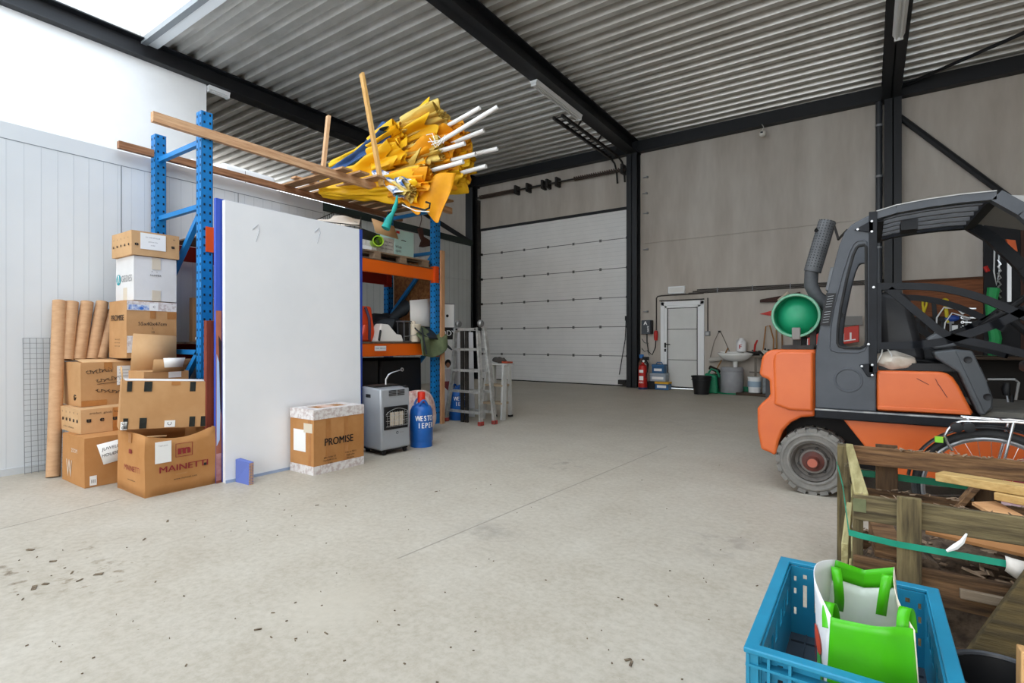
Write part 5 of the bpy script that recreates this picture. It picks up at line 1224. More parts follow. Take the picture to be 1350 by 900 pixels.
board('end_board', CX0, CY0 + .03, .30, CX0 + .022, CY1, .40, YELB); board('end_board', CX0, CY0 + .03, .04, CX0 + .022, CY1, .14, YELB)
board('floor_board', CX0 + .03, CY0 + .03, .02, CX1, CY1 - .005, .045, DKB)
board('lower_side_board', .25, CY0 - .02, .305, 1.2, CY0 - .0, .335, wood('grey_split_board', '8a7a66', '6b5c4b', 0))
MB().box(NX + .0, CY0 - .004, .535, NX + .04, CY0 - .0, .582).build('corner_bracket', mat('mossy_metal', '6f7350', '575b3e', rough=.7, scale=15), wc)
MB().box(NX + .005, CY0 - .006, .275, NX + .07, CY0 - .0, .33).build('corner_bracket', DARKM, wc)
# strap
GST = mat('green_strap', '1f9a7c', '178a6d', rough=.5, scale=10)
sm = MB()
sp_ = [(-.14, CY1 - .0, .50), (-.10, 2.9, .475), (NX - .012, CY0 - .006, .455), (NX + .02, CY0 - .01, .452), (.08, CY0 - .028, .45), (.15, CY0 - .028, .45), (.72, CY0 - .03, .447), (1.3, CY0 - .03, .445)]
for i in range(len(sp_) - 1): sm.bar(sp_[i], sp_[i + 1], .003, .021 if i > 1 else .012)
o = sm.build('lashing_strap', GST); tag(o, 'green lashing strap running round the wooden crate', 'strap')
o = MB().bar((CX0 + .04, CY1 + .05, .45), (CX1, CY1 + .05, .44), .004, .034).build('lashing_strap', mat('dark_green_strap', '146a4c', rough=.6)); tag(o, 'dark green strap along the far side of the wooden crate', 'strap')
# torn plastic on the strap
o = MB().grid(lambda u, v: Vector((.355 + .17 * u, CY0 - .036 - .02 * math.sin(PI * v) - .008 * math.sin(9 * u), .475 - .075 * v * (.6 + .4 * math.sin(PI * u)) - .02 * u)), 12, 8).build('torn_wrapping', mat('milky_film', 'd5cfc6', 'b9ada0', rough=.4, scale=8), solid=.002); tag(o, 'torn milky plastic wrap stuck on the green crate strap', 'plastic wrap')
o = MB().tube([(.21, CY0 - .036, .455), (.235, CY0 - .034, .475), (.255, CY0 - .034, .50), (.262, CY0 - .034, .525)], [.004, .010, .008, .003], 6).build('torn_wrapping', PAPER, warp=.006, wscale=20); tag(o, 'twisted white plastic strip tied to the green crate strap', 'plastic strip')
# contents
for (a, b, w, h, m, lab) in (((.25, 2.88, .575), (1.2, 2.42, .60), .075, .035, wood('fresh_lath', 'cfae72', 'b8955a', 0), 'pale fresh pine lath lying highest across the wooden crate'),
                             ((.42, 2.78, .545), (1.2, 2.34, .56), .06, .03, wood('fresh_lath', '', '', 0), 'second pale pine lath under the topmost lath in the crate')):
    o = MB().bar(a, b, w, h).build('pine_lath', m, bevel=.003); tag(o, lab, 'lath')
o = MB().hexa([(.34, 2.75, .50), (.42, 2.82, .50), (.62, 2.45, .45), (.52, 2.40, .45)], [(.34, 2.75, .512), (.42, 2.82, .512), (.62, 2.45, .462), (.52, 2.40, .462)]).build('plywood_offcut', wood('pinkish_ply', 'd2a272', 'bd8a5b', 0)); tag(o, 'pinkish plywood offcut below the pale laths in the crate', 'offcut')
o = MB().hexa([(.17, 2.40, .455), (.20, 2.60, .47), (1.2, 2.62, .42), (1.2, 2.30, .39)], [(.17, 2.40, .465), (.20, 2.60, .48), (1.2, 2.62, .43), (1.2, 2.30, .40)]).build('cardboard_sheet', mat('torn_cardboard', 'b5804f', 'a57244', rough=.85, scale=4)); tag(o, 'torn brown cardboard sheet inside the crate behind the green strap', 'cardboard')
hp = MB(); rr = random.Random(4)
BARK = mat('bark_rubble', '6b5a49', '3f3227', rough=.95, scale=26, bump=.6)
from mathutils import noise as NZ
def fheap(u, v):
    x = CX0 + .05 + (CX1 - CX0 - .08) * u; y = CY0 + .04 + (CY1 - CY0 - .08) * v; e = min(u, 1 - u, v, 1 - v) * 6
    return Vector((x, y, .06 + min(1, e) * (.26 + .05 * NZ.noise(Vector((x * 4, y * 4, 0))) + .03 * NZ.noise(Vector((x * 17, y * 17, 3))))))
o = hp.grid(fheap, 70, 50).build('rubble', BARK); tag(o, 'heap of bark and rubble filling the wooden crate', 'rubble', kind='stuff')
def chips(n, boxd, s, seed, m, name, label):
    r = random.Random(seed); mb = MB()
    for _ in range(n):
        c = Vector([r.uniform(*boxd[i]) for i in range(3)]); a = Vector((r.uniform(-1, 1), r.uniform(-1, 1), r.uniform(-.3, .3))).normalized(); l = s * r.uniform(.5, 1.6)
        mb.bar(c - a * l, c + a * l, s * r.uniform(.3, .9), s * .2, (r.uniform(-1, 1), r.uniform(-1, 1), 1))
    o = mb.build(name, m); tag(o, label, 'debris', kind='stuff'); return o
chips(260, ((CX0 + .05, CX1), (CY0 + .05, CY1 - .05), (.30, .37)), .018, 2, mat('wood_chips', 'a58f78', '7d6650', rough=.95, scale=30), 'bark_debris', 'light bark chips on the rubble in the crate')
chips(110, ((.1, CX1), (CY1 - .02, CY1 + .03), (.600, .607)), .009, 5, MC['wood_chips'], 'chip_debris', 'wood chips on the far top board of the crate')
chips(60, ((.0, CX1), (CY1 - .02, CY1 + .02), (.385, .391)), .011, 6, MC['wood_chips'], 'chip_debris', 'wood chips on the lower far board of the crate')
o = MB().lathe([(.024, 0), (.036, 0), (.038, .25), (0, .25)], (.50, 2.40, .40), (.9, -.25, -.22), 16).lathe([(0, .05), (.03, .0)], (.50, 2.40, .40), (.9, -.25, -.22), 16).build('cut_branch', mat('pale_bark', '8c7460', '6d5747', rough=.9, scale=12), warp=.006, wscale=9); tag(o, 'short cut branch poking out below the torn plastic wrap', 'branch')
o = MB().hexa([(.0, 2.52, .37), (.07, 2.50, .37), (.10, 2.36, .35), (.02, 2.37, .35)], [(.0, 2.52, .46), (.07, 2.50, .46), (.10, 2.36, .42), (.02, 2.37, .42)]).build('timber_block', BRN); tag(o, 'dark timber block wedged in the near corner of the crate', 'block')
o = MB().tube([(.10, 2.62, .36), (.16, 2.35, .33)], .06, 10).build('bark_log', BARK, warp=.012, wscale=12); tag(o, 'rough bark log lying next to the wedged timber block', 'log')
# diagonal plank, hoop and timber in the near corner
o = MB().hexa([(.13, 2.02, .0), (.235, 1.99, .0), (.235, 2.02, 0), (.13, 2.05, 0)], [(.46, 2.19, .585), (.555, 2.165, .50), (.555, 2.195, .505), (.46, 2.22, .59)]).build('leaning_plank', wood('dark_mossy_plank', '5b4c2c', '3d331f', 0, rough=.9, bump=.6), bevel=.004, warp=.004); tag(o, 'wide dark mossy plank leaning diagonally against the front of the crate', 'plank')
hc_ = [Vector(p) for p in ()]
ctr = (onZ(.26, 1243, 847) + onZ(.26, 1352, 905)) / 2 
bkx = Vector((.292, 1.80, 0))
o = thing('black_tub', 'black round tub with a thick rim beside the blue crate below the leaning plank', 'tub', tuple(bkx))
MB().lathe([(0, .01), (.085, .01), (.112, .26), (.116, .29), (.124, .29), (.124, .275), (.118, .27), (.092, .0), (0, .0)], bkx, ZD, 32).build('body', SOFTB, o)
MB().tube([bkx + Vector((.122 * math.cos(a), .122 * math.sin(a), .292)) for a in [2 * PI * k / 36 for k in range(36)]], .008, 8, closed=True).build('rim', mat('greyish_black_rim', '3a3c40', rough=.35), o)
MB().lathe([(0, .12), (.097, .12)], bkx, ZD, 24).build('muck', mat('dark_muck', '2d2419', '4a3d2a', rough=.95, scale=18), o)
o = MB().bar((.275, 1.50, .0), (.287, 1.56, .485), .05, .035, (1, 0, 0)).build('pine_batten', wood('pale_near_pine', 'd0a36c', 'bd8e58', 2), bevel=.003); tag(o, 'pale pine batten end in the near corner beside the black tub', 'batten')

# ------------------------------------------------------------------ blue crate with the shopping bag
CB = mat('blue_crate_plastic', '2588aa', '207d9d', rough=.38, scale=4); CBD = mat('black_crate_floor', '2c333b', '353c44', rough=.55, scale=14)
KX0, KX1, KY0, KY1 = -.236, .164, 1.282, 1.895
def plastic_crate(z0, label, hgt=.235):
    c = thing('plastic_crate', label, 'crate', ((KX0 + KX1) / 2, (KY0 + KY1) / 2, z0), 0, 'stacked blue plastic crates'); zt = z0 + hgt
    t = .012; T_ = .016
    def wall(axis, fix, a0, a1, sgn):
        """one side: slotted inner skin as a panel with real openings"""
        L = a1 - a0; holes = []
        def rect(u0, u1, v0, v1): return [(a0 + u0 * L, z0 + v0 * hgt), (a0 + u1 * L, z0 + v0 * hgt), (a0 + u1 * L, z0 + v1 * hgt), (a0 + u0 * L, z0 + v1 * hgt)]
        if axis == 'y':     # short sides, normal along y
            for r4 in ((.13, .16, .42, .72), (.13, .16, .80, .86), (.215, .24, .38, .72), (.265, .29, .40, .72), (.265, .29, .05, .30), (.06, .08, .75, .82), (.06, .08, .58, .66), (.06, .08, .3, .4)):
                holes.append(rect(*r4)); holes.append(rect(1 - r4[1], 1 - r4[0], r4[2], r4[3]))
            holes.append(rect(.36, .64, .70, .88))
        else:
            for u in (.18, .30, .42, .58, .70, .82): holes.append(rect(u - .03, u + .03, .58, .78))
        mb = MB().prism([(a0, z0 + .0), (a1, z0), (a1, zt - .012), (a0, zt - .012)], fix, fix + sgn * .006, 'xz' if axis == 'y' else 'yz', holes=holes)
        return mb.build('side_wall', CB, c)
    wall('y', KY0 + .028, KX0 + .02, KX1 - .02, 1); wall('y', KY1 - .028, KX0 + .02, KX1 - .02, -1)
    wall('x', KX0 + .028, KY0 + .02, KY1 - .02, 1); wall('x', KX1 - .028, KY0 + .02, KY1 - .02, -1)
    i_ = .030; rim = MB().prism([(KX0, KY0), (KX1, KY0), (KX1, KY1), (KX0, KY1)], zt - .012, zt, 'xy', holes=[[(KX0 + i_, KY0 + i_), (KX1 - i_, KY0 + i_), (KX1 - i_, KY1 - i_), (KX0 + i_, KY1 - i_)]])
    rim.build('rim', CB, c, bevel=.003)
    rb = MB()
    for z in (z0 + .012, z0 + .07, z0 + .13, z0 + .19):
        for (x0, y0, x1, y1) in ((KX0 + .004, KY0 + .003, KX1 - .004, KY0 + .03), (KX1 - .03, KY0 + .004, KX1 - .003, KY1 - .004)):
            rb.box(x0, y0, z, x1, y1, z + .006)
    rb.build('horizontal_rib', CB, c)
    vb = MB()
    for k in range(10):
        x = KX0 + .006 + (KX1 - KX0 - .018) * k / 9
        if k in (3, 4, 5, 6): continue
        vb.box(x, KY0 + .004, z0, x + .006, KY0 + .03, zt - .01).box(x, KY1 - .03, z0, x + .006, KY1 - .004, zt - .01)
    for k in range(14):
        y = KY0 + .008 + (KY1 - KY0 - .022) * k / 13
        vb.box(KX0 + .004, y, z0, KX0 + .03, y + .006, zt - .01).box(KX1 - .03, y, z0, KX1 - .004, y + .006, zt - .01)
    vb.build('upright_rib', CB, c)
    fl = MB().box(KX0 + .02, KY0 + .02, z0, KX1 - .02, KY1 - .02, z0 + .012).build('floor_panel', CBD, c)
    fr_ = MB()
    for x in (KX0 + .075, KX1 - .08): fr_.box(x, KY0 + .04, z0 + .012, x + .004, KY1 - .04, z0 + .018)
    fr_.box(KX0 + .04, KY1 - .09, z0 + .012, KX1 - .04, KY1 - .085, z0 + .018)
    fr_.build('floor_rib', CBD, fl)
    bp_ = MB()
    for k in range(2): bp_.box(KX0 + .05, KY1 - .30 - k * .1, z0 + .0125, KX0 + .062, KY1 - .275 - k * .1, z0 + .0135)
    bp_.build('drain_slot_pattern', SOFTB, fl)
    return c
plastic_crate(0, 'lower blue plastic crate on the floor beneath the crate with the green bag')
plastic_crate(.222, 'blue slotted plastic crate holding the green shopping bag', .232)
# shopping bag
BZ = .237
GRN = mat('bag_green', '4cb817', '41a80f', rough=.32, scale=2.5, bump=.15, bscale=9); INN = mat('bag_white_inside', 'dfe6dd', 'd0d8cf', rough=.45, scale=5)
bag = thing('shopping_bag', 'green and white woven shopping bag with printed vegetables in the blue crate', 'bag', (0, 1.52, BZ))
fa_, fb_, ba_, bb_ = Vector((-.086, 1.405, BZ)), Vector((.10, 1.405, BZ)), Vector((-.122, 1.655, BZ)), Vector((.085, 1.655, BZ))
def ffront(u, v):
    p = fa_.lerp(fb_, u) + Vector((.014 * v * (1 - u) - .018 * v * u, 0, 0)); z = BZ + v * (.283 + .014 * u - .004 * math.sin(2 * PI * u)); return Vector((p.x + .012 * v * (1 - 2 * u) * 0 , p.y - .012 * math.sin(PI * u) * v - .006 * math.sin(3 * PI * u + 2 * v) * v, z))
MB().grid(ffront, 16, 14).build('front_panel', GRN, bag, solid=.0015)
def fback(u, v):
    p = ba_.lerp(bb_, u); zt = .325 - .028 * (1 - abs(2 * u - 1)) + .012 * u
    return Vector((p.x + .048 * v * (1 - u) - .03 * v * u, p.y + .03 * (1 - abs(2 * u - 1)) * v, BZ + v * zt))
MB().grid(lambda u, v: fback(u, v * .85), 14, 10).build('back_panel', INN, bag, solid=.0015)
MB().grid(lambda u, v: fback(u, .85 + .15 * v) + Vector((0, -.001, 0)), 14, 3).build('back_hem', GRN, bag, solid=.0018)
def fleft(u, v):
    p = fa_.lerp(ba_, u); z = .283 + .042 * u + .03 * math.sin(PI * u)
    return Vector((p.x + .014 * v * (1 - u) + .048 * u * u * v - .030 * math.sin(PI * u) * v, p.y, BZ + v * z))
VEG = mat('bag_white_outside', 'eeeeee', 'e2e2e4', rough=.5, scale=5)
sd = MB().grid(fleft, 14, 12).build('side_panel', VEG, bag, solid=.0015)
def fright(u, v):
    p = fb_.lerp(bb_, u); z = .297 + .04 * u; return Vector((p.x - .018 * v * (1 - u) - .03 * u * v + .012 * math.sin(PI * u) * (1 - v) - .014 * math.sin(PI * u) * v, p.y, BZ + v * z))
MB().grid(fright, 12, 10).build('side_panel', mat('bag_cream_side', 'e9dcc6', rough=.5), bag, solid=.0015)
def vegp(name, u, v, ru, rv, m, d=.003):
    n = 18; pts = []
    for k in range(n):
        a = 2 * PI * k / n; pts.append(fleft(min(.98, max(.02, u + ru * math.cos(a))), min(.98, max(.02, v + rv * math.sin(a)))) + Vector((-d, 0, 0)))
    MB().add(pts, [tuple(range(n))]).build(name, m, sd)
vegp('tomato_print', .26, .60, .13, .09, mat('print_tomato', 'e0502a', rough=.5)); vegp('pepper_print', .43, .45, .07, .18, mat('print_red', 'a8281f', rough=.5), .0035)
vegp('leaf_print', .17, .42, .10, .12, mat('print_leaf', '4fae4a', rough=.5), .004); vegp('aubergine_print', .26, .24, .14, .13, mat('print_aubergine', '4a3340', rough=.5), .005); vegp('lime_print', .12, .13, .07, .09, mat('print_lime', 'a9c931', rough=.5), .006)
for pts in ([(-.070, 1.65, BZ + .27), (-.072, 1.63, BZ + .315), (-.070, 1.60, BZ + .325), (-.064, 1.58, BZ + .29), (-.062, 1.60, BZ + .24), (-.066, 1.63, BZ + .20)], [(.036, 1.65, BZ + .28), (.040, 1.63, BZ + .325), (.038, 1.61, BZ + .325), (.030, 1.60, BZ + .27), (.026, 1.62, BZ + .22)],
            [(-.078, 1.41, BZ + .25), (-.08, 1.425, BZ + .285), (-.076, 1.45, BZ + .30), (-.068, 1.475, BZ + .27), (-.064, 1.48, BZ + .21)], [(.060, 1.415, BZ + .27), (.062, 1.43, BZ + .31), (.068, 1.45, BZ + .328), (.076, 1.47, BZ + .31), (.080, 1.48, BZ + .26)]):
    q = [Vector(p) for p in pts]
    for _ in range(2):
        q2 = [q[0]]
        for i in range(len(q) - 1): q2 += [q[i] * .75 + q[i + 1] * .25, q[i] * .25 + q[i + 1] * .75]
        q = q2 + [q[-1]]
    w_ = Vector((.011, .0, .0))
    m = MB().grid(lambda u, v: q[min(len(q) - 1, int(round(u * (len(q) - 1))))] + w_ * (2 * v - 1), len(q) - 1, 1)
    m.build('handle', GRN, bag, solid=.0015)

# ------------------------------------------------------------------ along the back wall
W = YB
ext = thing('fire_extinguisher', 'red fire extinguisher on the floor between the gate column and the small door', 'extinguisher', (-4.50, 12.2, 0))
c0 = Vector((-4.50, 12.2, 0))
MB().lathe([(0, .03), (.10, .03), (.105, .06), (.105, .50), (.09, .57), (.03, .61), (.03, .65), (0, .65)], c0, ZD, 24).build('body', REDP, ext)
MB().lathe([(0, 0), (.11, 0), (.11, .05), (0, .05)], c0, ZD, 24).build('base_ring', mat('navy_ring', '22335f', rough=.5), ext)
MB().box(-4.55, 12.085, .22, -4.45, 12.096, .32).build('label', PAPER, ext); text('ABC', .06, PAPER, ext, (-4.5, 12.092, .17), XD, ZD, bold=.001); MB().box(-4.55, 12.085, .40, -4.45, 12.096, .47).build('label', PAPER, ext)
MB().box(-4.54, 12.17, .65, -4.44, 12.23, .69).bar((-4.54, 12.2, .71), (-4.38, 12.2, .74), .03, .012).bar((-4.54, 12.2, .69), (-4.40, 12.2, .67), .03, .012).build('valve_handle', SOFTB, ext)
MB().tube([(-4.46, 12.19, .66), (-4.38, 12.15, .62), (-4.36, 12.12, .45), (-4.39, 12.11, .28)], .014, 8).build('hose', SOFTB, ext)
MB().lathe([(0, -.004), (.03, -.004), (.03, 0)], (-4.47, 12.165, .68), YD, 14).build('gauge', PAPER, ext)
sp = thing('fire_extinguisher', 'dark extinguisher with a blue cap standing behind the red one', 'extinguisher', (-4.58, 12.42, 0)); c1 = Vector((-4.60, 12.38, 0))
MB().lathe([(0, 0), (.07, 0), (.07, .62), (.03, .70), (.03, .74), (0, .74)], c1, ZD, 20).build('body', mat('copper_brown', '6b4a36', rough=.5), sp)
MB().lathe([(.0, .74), (.055, .74), (.055, .83), (0, .84)], c1, ZD, 16).build('cap', mat('blue_cap', '3574b8', rough=.5), sp)
MB().box(-4.55, 12.3, .70, -4.40, 12.36, .78).tube([(-4.5, 12.33, .74), (-4.4, 12.3, .6), (-4.42, 12.28, .4)], .018, 8).build('hose', SOFTB, sp)
TB = mat('tool_case_blue', '2e5f8c', rough=.45); TG = mat('tool_case_grey', '9fa9b4', rough=.5); TY_ = mat('case_yellow', 'd8a529', rough=.5)
def case(label, x0, x1, y0, y1, z0, z1, m, ml, lidh=.05):
    o = thing('tool_case', label, 'case', ((x0 + x1) / 2, (y0 + y1) / 2, z0))
    MB().box(x0, y0, z0, x1, y1, z1 - lidh).build('body', m, o, bevel=.01); MB().box(x0 - .008, y0 - .008, z1 - lidh, x1 + .008, y1 + .008, z1).build('lid', ml, o, bevel=.008)
    MB().box(x0 + .05, y0 - .006, z0 + .05, x1 - .05, y0 - .001, z0 + .11).build('label', PAPER, o); return o
case('blue case with a yellow lid on the floor beside the small door', -4.22, -3.90, 12.25, 12.5, 0, .19, TB, TY_)
o = MB().box(-4.46, 12.3, 0, -4.24, 12.55, .18).build('dark_case', SOFTB, bevel=.01); tag(o, 'black case on the floor next to the yellow lidded case', 'case')
case('grey case stacked on the yellow lidded and black cases', -4.36, -3.98, 12.3, 12.55, .192, .39, TG, TG)
o = case('blue case with a carry handle on top of the grey case', -4.31, -4.02, 12.3, 12.52, .392, .60, TB, TB)
MB().tube([(-4.24, 12.41, .60), (-4.22, 12.41, .645), (-4.11, 12.41, .645), (-4.09, 12.41, .60)], .014, 8).build('carry_handle', TB, o)
cb = thing('control_box', 'grey gate control box on the wall beside the dark column', 'control box', (-4.55, W, 1.4))
MB().box(-4.68, W - .13, 1.33, -4.42, W, 1.68).build('housing', mat('control_box_grey', '4e5258', rough=.5), cb, bevel=.012)
MB().box(-4.45, W - .14, 1.34, -4.41, W - .01, 1.67).build('side_cover', SOFTB, cb)
text('A', .13, PAPER, cb, (-4.57, W - .132, 1.60), XD, ZD, bold=.003); text('GATE', .06, PAPER, cb, (-4.50, W - .132, 1.46), ZD, (-1, 0, 0), bold=.002)
rd = thing('power_plug', 'red power plug hanging on the wall between control box and small door', 'plug', (-4.33, W, 1.25))
MB().lathe([(0, 0), (.04, 0), (.05, .08), (.05, .20), (.035, .24), (0, .24)], (-4.33, W - .06, 1.18), ZD, 16).build('plug_body', REDP, rd)
MB().tube([(-4.33, W - .06, 1.19), (-4.34, W - .07, 1.0), (-4.42, W - .07, .82), (-4.52, W - .06, .9), (-4.56, W - .05, 1.15), (-4.56, W - .05, 1.33)], .012, 6).build('cable', SOFTB, rd)
cb2 = MB().tube([(-4.70, W - .03, 1.22), (-4.62, W - .06, 1.12), (-4.52, W - .05, 1.10)], .01, 6).tube([(-4.70, W - .03, .98), (-4.62, W - .06, .90), (-4.55, W - .05, .93), (-4.5, W - .05, .8)], .01, 6)
o = cb2.build('loose_cable', mat('grey_cable', '6f6f6c', rough=.6)); tag(o, 'loose grey cables curling below the gate control box', 'cable')
PIPE = mat('dark_conduit', '4b4541', rough=.6)
def conduit(pts, r, name, label, m=PIPE):
    o = MB().tube(pts, r, 8).build(name, m); return tag(o, label, 'conduit')
conduit([(-4.33, W - .02, 1.43), (-4.33, W - .02, 2.22), (-4.30, W - .02, 2.26), (-4.2, W - .02, 2.275), (-3.2, W - .02, 2.285)], .016, 'conduit', 'dark conduit rising from the red plug and bending over the small door')
for k in range(3):
    conduit([(-3.55 + k * .1 if k else -3.55, W - .02, 2.30 + k * .035), (.45, W - .02, 2.30 + k * .035)], .014, 'conduit', ['lowest of the three parallel conduits along the back wall', 'middle of the three parallel conduits along the back wall', 'topmost of the three parallel conduits along the back wall'][k])
cs = MB()
for k in range(5): cs.box(-2.9 + k * .75, W - .036, 2.28, -2.88 + k * .75, W - .004, 2.40)
o = cs.build('conduit_clip', GREYP); tag(o, 'grey clips holding the three conduits', 'clip', kind='stuff')
o = thing('light_switch', 'small grey switch box at the foot of a short conduit beside the small door', 'switch', (-3.11, W, 1.33))
MB().box(-3.16, W - .06, 1.28, -3.05, W, 1.39).build('switch_box', GREYP, o, bevel=.008); MB().box(-3.135, W - .068, 1.305, -3.075, W - .058, 1.365).build('rocker', mat('pale_rocker', 'bdbdbb', rough=.5), o); MB().tube([(-3.105, W - .025, 1.39), (-3.105, W - .025, 2.17)], .015, 8).build('conduit', PIPE, o)
o = thing('emergency_light', 'white emergency light box on the wall above the small door', 'light', (-3.85, W, 2.33))
MB().box(-4.02, W - .09, 2.30, -3.62, W, 2.48).build('housing', WHITE, o, bevel=.012); MB().box(-3.99, W - .094, 2.33, -3.65, W - .088, 2.45).build('diffuser', mat('pale_diffuser', 'e2e0da', rough=.3), o)
# bucket, cans, brooms, sink, barrel
o = thing('bucket', 'black plastic bucket on the floor beside the small door', 'bucket', (-3.02, 11.78, 0))
MB().lathe([(0, .0), (.155, .0), (.20, .37), (.215, .37), (.215, .40), (.205, .40), (.195, .37), (.15, .02), (0, .02)], (-3.02, 11.78, 0), ZD, 28).build('body', SOFTB, o); MB().lathe([(.205, .31), (.212, .312), (.212, .325), (.203, .33)], (-3.02, 11.78, 0), ZD, 28).build('rim_band', SOFTB, o)
GRC = mat('green_can_plastic', '1f8f66', '17815a', rough=.45, scale=5)
o = thing('watering_can', 'green plastic watering can behind the black bucket', 'watering can', (-2.86, 12.15, 0))
MB().hexa([(-3.10, 12.02, 0), (-2.74, 12.02, 0), (-2.74, 12.28, 0), (-3.10, 12.28, 0)], [(-3.02, 12.06, .45), (-2.78, 12.06, .40), (-2.78, 12.24, .40), (-3.02, 12.24, .45)]).build('body', GRC, o, bevel=.04, seg=3)
MB().tube([(-2.96, 12.15, .44), (-2.9, 12.15, .54), (-2.78, 12.15, .50), (-2.72, 12.15, .36)], .022, 8).build('handle', GRC, o); MB().tube([(-2.68, 12.15, .12), (-2.60, 12.12, .1), (-2.5, 12.1, .06)], [.03, .025, .02], 10).build('spout', GRC, o)
o = thing('broom', 'broom with a dark head leaning upside down above the green can', 'broom', (-2.85, 12.4, 0))
MB().tube([(-2.62, 12.5, 1.0), (-2.86, 12.42, .50)], .014, 8).tube([(-2.86, 12.42, .5), (-2.95, 12.40, .02)], .014, 8).build('stick', wood('broom_stick', 'a67a4c', '8c6238', 2), o); MB().bar((-3.0, 12.38, .56), (-2.76, 12.36, .47), .07, .09).build('broom_head', mat('dark_bristle', '2b211d', rough=.95, scale=30), o, bevel=.015, warp=.008)
o = MB().box(-2.95, 12.3, 0, -2.68, 12.5, .42).build('black_canister', DARKM, bevel=.03); tag(o, 'dark canister between the green can and the grey barrel', 'canister')
o = MB().lathe([(0, 0), (.055, 0), (.055, .75), (0, .75)], (-3.02, 12.48, .72), (1, .0, .18), 16).build('grey_pipe_roll', mat('pale_roll', 'b3aea6', rough=.6)); tag(o, 'pale grey tube lying level between wall and sink', 'tube')
o = MB().tube([(-3.05, W - .03, .78), (-2.96, W - .03, 1.15), (-2.86, W - .03, 1.37), (-2.82, W - .03, 1.38), (-2.72, W - .03, 1.15), (-2.60, W - .03, .85)], .008, 6).build('rope_loop', mat('grey_rope', '7d766e', rough=.8)); tag(o, 'thin rope hung in a triangle on the wall above the sink', 'rope')
o = MB().box(-2.87, W - .05, 1.36, -2.82, W, 1.40).build('wall_hook', DARKM); tag(o, 'small dark hook holding the rope triangle', 'hook')
sk2 = thing('washbasin', 'white ceramic washbasin on the back wall above the grey barrel', 'washbasin', (-2.45, W, .8))
def fsk(u, v):
    a = 2 * PI * v; r = u; x = -2.45 + .36 * r * math.cos(a); y = 12.42 + .26 * r * math.sin(a); z = .90 - (.17 * (1 - r ** 3) if r < .999 else 0)
    return Vector((x, min(y, W - .01), z))
MB().grid(fsk, 8, 30).build('basin', mat('ceramic', 'e9e8e4', rough=.2), sk2, solid=.025, off=1)
MB().box(-2.80, 12.55, .88, -2.10, W, .925).build('basin_back', MC['ceramic'], sk2, bevel=.012); MB().tube([(-2.45, 12.42, .72), (-2.45, 12.42, .46)], [.05, .035], 14).build('drain_pipe', MC['ceramic'], sk2)
o = thing('storage_barrel', 'grey ribbed plastic barrel on the floor under the washbasin', 'barrel', (-2.49, 12.25, 0))
MB().lathe([(0, .0), (.215, .0), (.235, .03), (.235, .56), (.22, .585), (.20, .58), (0, .575)], (-2.49, 12.25, 0), ZD, 32, fr=lambda a, i: 1 + .006 * math.cos(24 * a)).build('body', mat('barrel_grey', '9c9da0', '8f9093', rough=.5, scale=4), o)
MB().lathe([(.236, .50), (.245, .51), (.245, .53), (.236, .54)], (-2.49, 12.25, 0), ZD, 32).build('hoop', MC['barrel_grey'], o)
o = MB().tube([(-2.75, 12.1, .02), (-2.6, 12.0, .02), (-2.4, 11.98, .02), (-2.25, 12.05, .02)], .014, 6).build('garden_hose', GRC); tag(o, 'green garden hose lying at the foot of the grey barrel', 'hose')
o = thing('cleaner_canister', 'white plastic canister with a red label standing on the washbasin', 'canister', (-2.34, 12.5, .925))
MB().lathe([(0, 0), (.10, 0), (.105, .03), (.105, .22), (.06, .27), (.045, .28), (.045, .30), (0, .3)], (-2.34, 12.5, .926), ZD, 20).build('body', WHITE, o); text('F', .13, REDP, o, (-2.34, 12.39, 1.03), XD, ZD, bold=.003, off=.008)
hb = thing('tool_heap', 'dark hand tools and white grips piled beside the washbasin', 'tools', (-1.9, 12.4, .8))
r_ = random.Random(9); m = MB(); m2 = MB()
for k in range(16):
    c = Vector((-2.05 + .5 * r_.random(), 12.35 + .2 * r_.random(), .86 + .08 * r_.random())); a = Vector((r_.uniform(-1, 1), r_.uniform(-.4, .4), r_.uniform(-.5, .6))).normalized() * r_.uniform(.07, .17)
    (m2 if k % 4 == 0 else m).tube([c - a, c, c + a + Vector((0, 0, .02))], [.018, .025, .012], 8)
m.build('dark_tool', DARKM, hb); m2.build('pale_grip', mat('pale_grip', 'd0cbbf', rough=.6), hb)
MB().tube([(-2.06, 12.4, .92), (-2.04, 12.4, 1.08), (-2.0, 12.42, 1.18)], [.02, .024, .016], 8).build('red_handle', REDP, hb)
MB().box(-2.07, 12.3, .80, -1.5, W - .15, .845).box(-2.05, 12.35, 0, -2.01, 12.39, .8).box(-1.6, 12.35, 0, -1.56, 12.39, .8).bar((-2.15, 12.36, .48), (-1.55, 12.36, .48), .03, .03).build('bench', mat('grey_bench', '6b6257', rough=.7), hb)
o = thing('paint_bucket', 'white paint bucket on the floor under the tool bench', 'bucket', (-2.13, 12.25, 0))
MB().lathe([(0, 0), (.12, 0), (.135, .30), (.14, .33), (0, .335)], (-2.02, 12.2, .06), ZD, 22).build('body', WHITE, o); MB().lathe([(.137, .24), (.137, .12)], (-2.02, 12.2, .06), ZD, 22).build('label', mat('pale_blue_label', '9db3c4', rough=.6), o)
o = MB().box(-2.35, 11.95, .0, -1.62, 12.33, .055).build('brown_board', wood('dark_flat_board', '4b3c2e', '3a2d22', 0)); tag(o, 'flat dark board on the floor under the white paint bucket', 'board')
o = MB().box(-1.84, 12.0, .056, -1.66, 12.2, .40).build('metal_canister', mat('tin_grey', '7f8486', '5c6164', rough=.4, metal=.4, scale=9), bevel=.012); tag(o, 'dull tin canister beside the white paint bucket', 'canister')
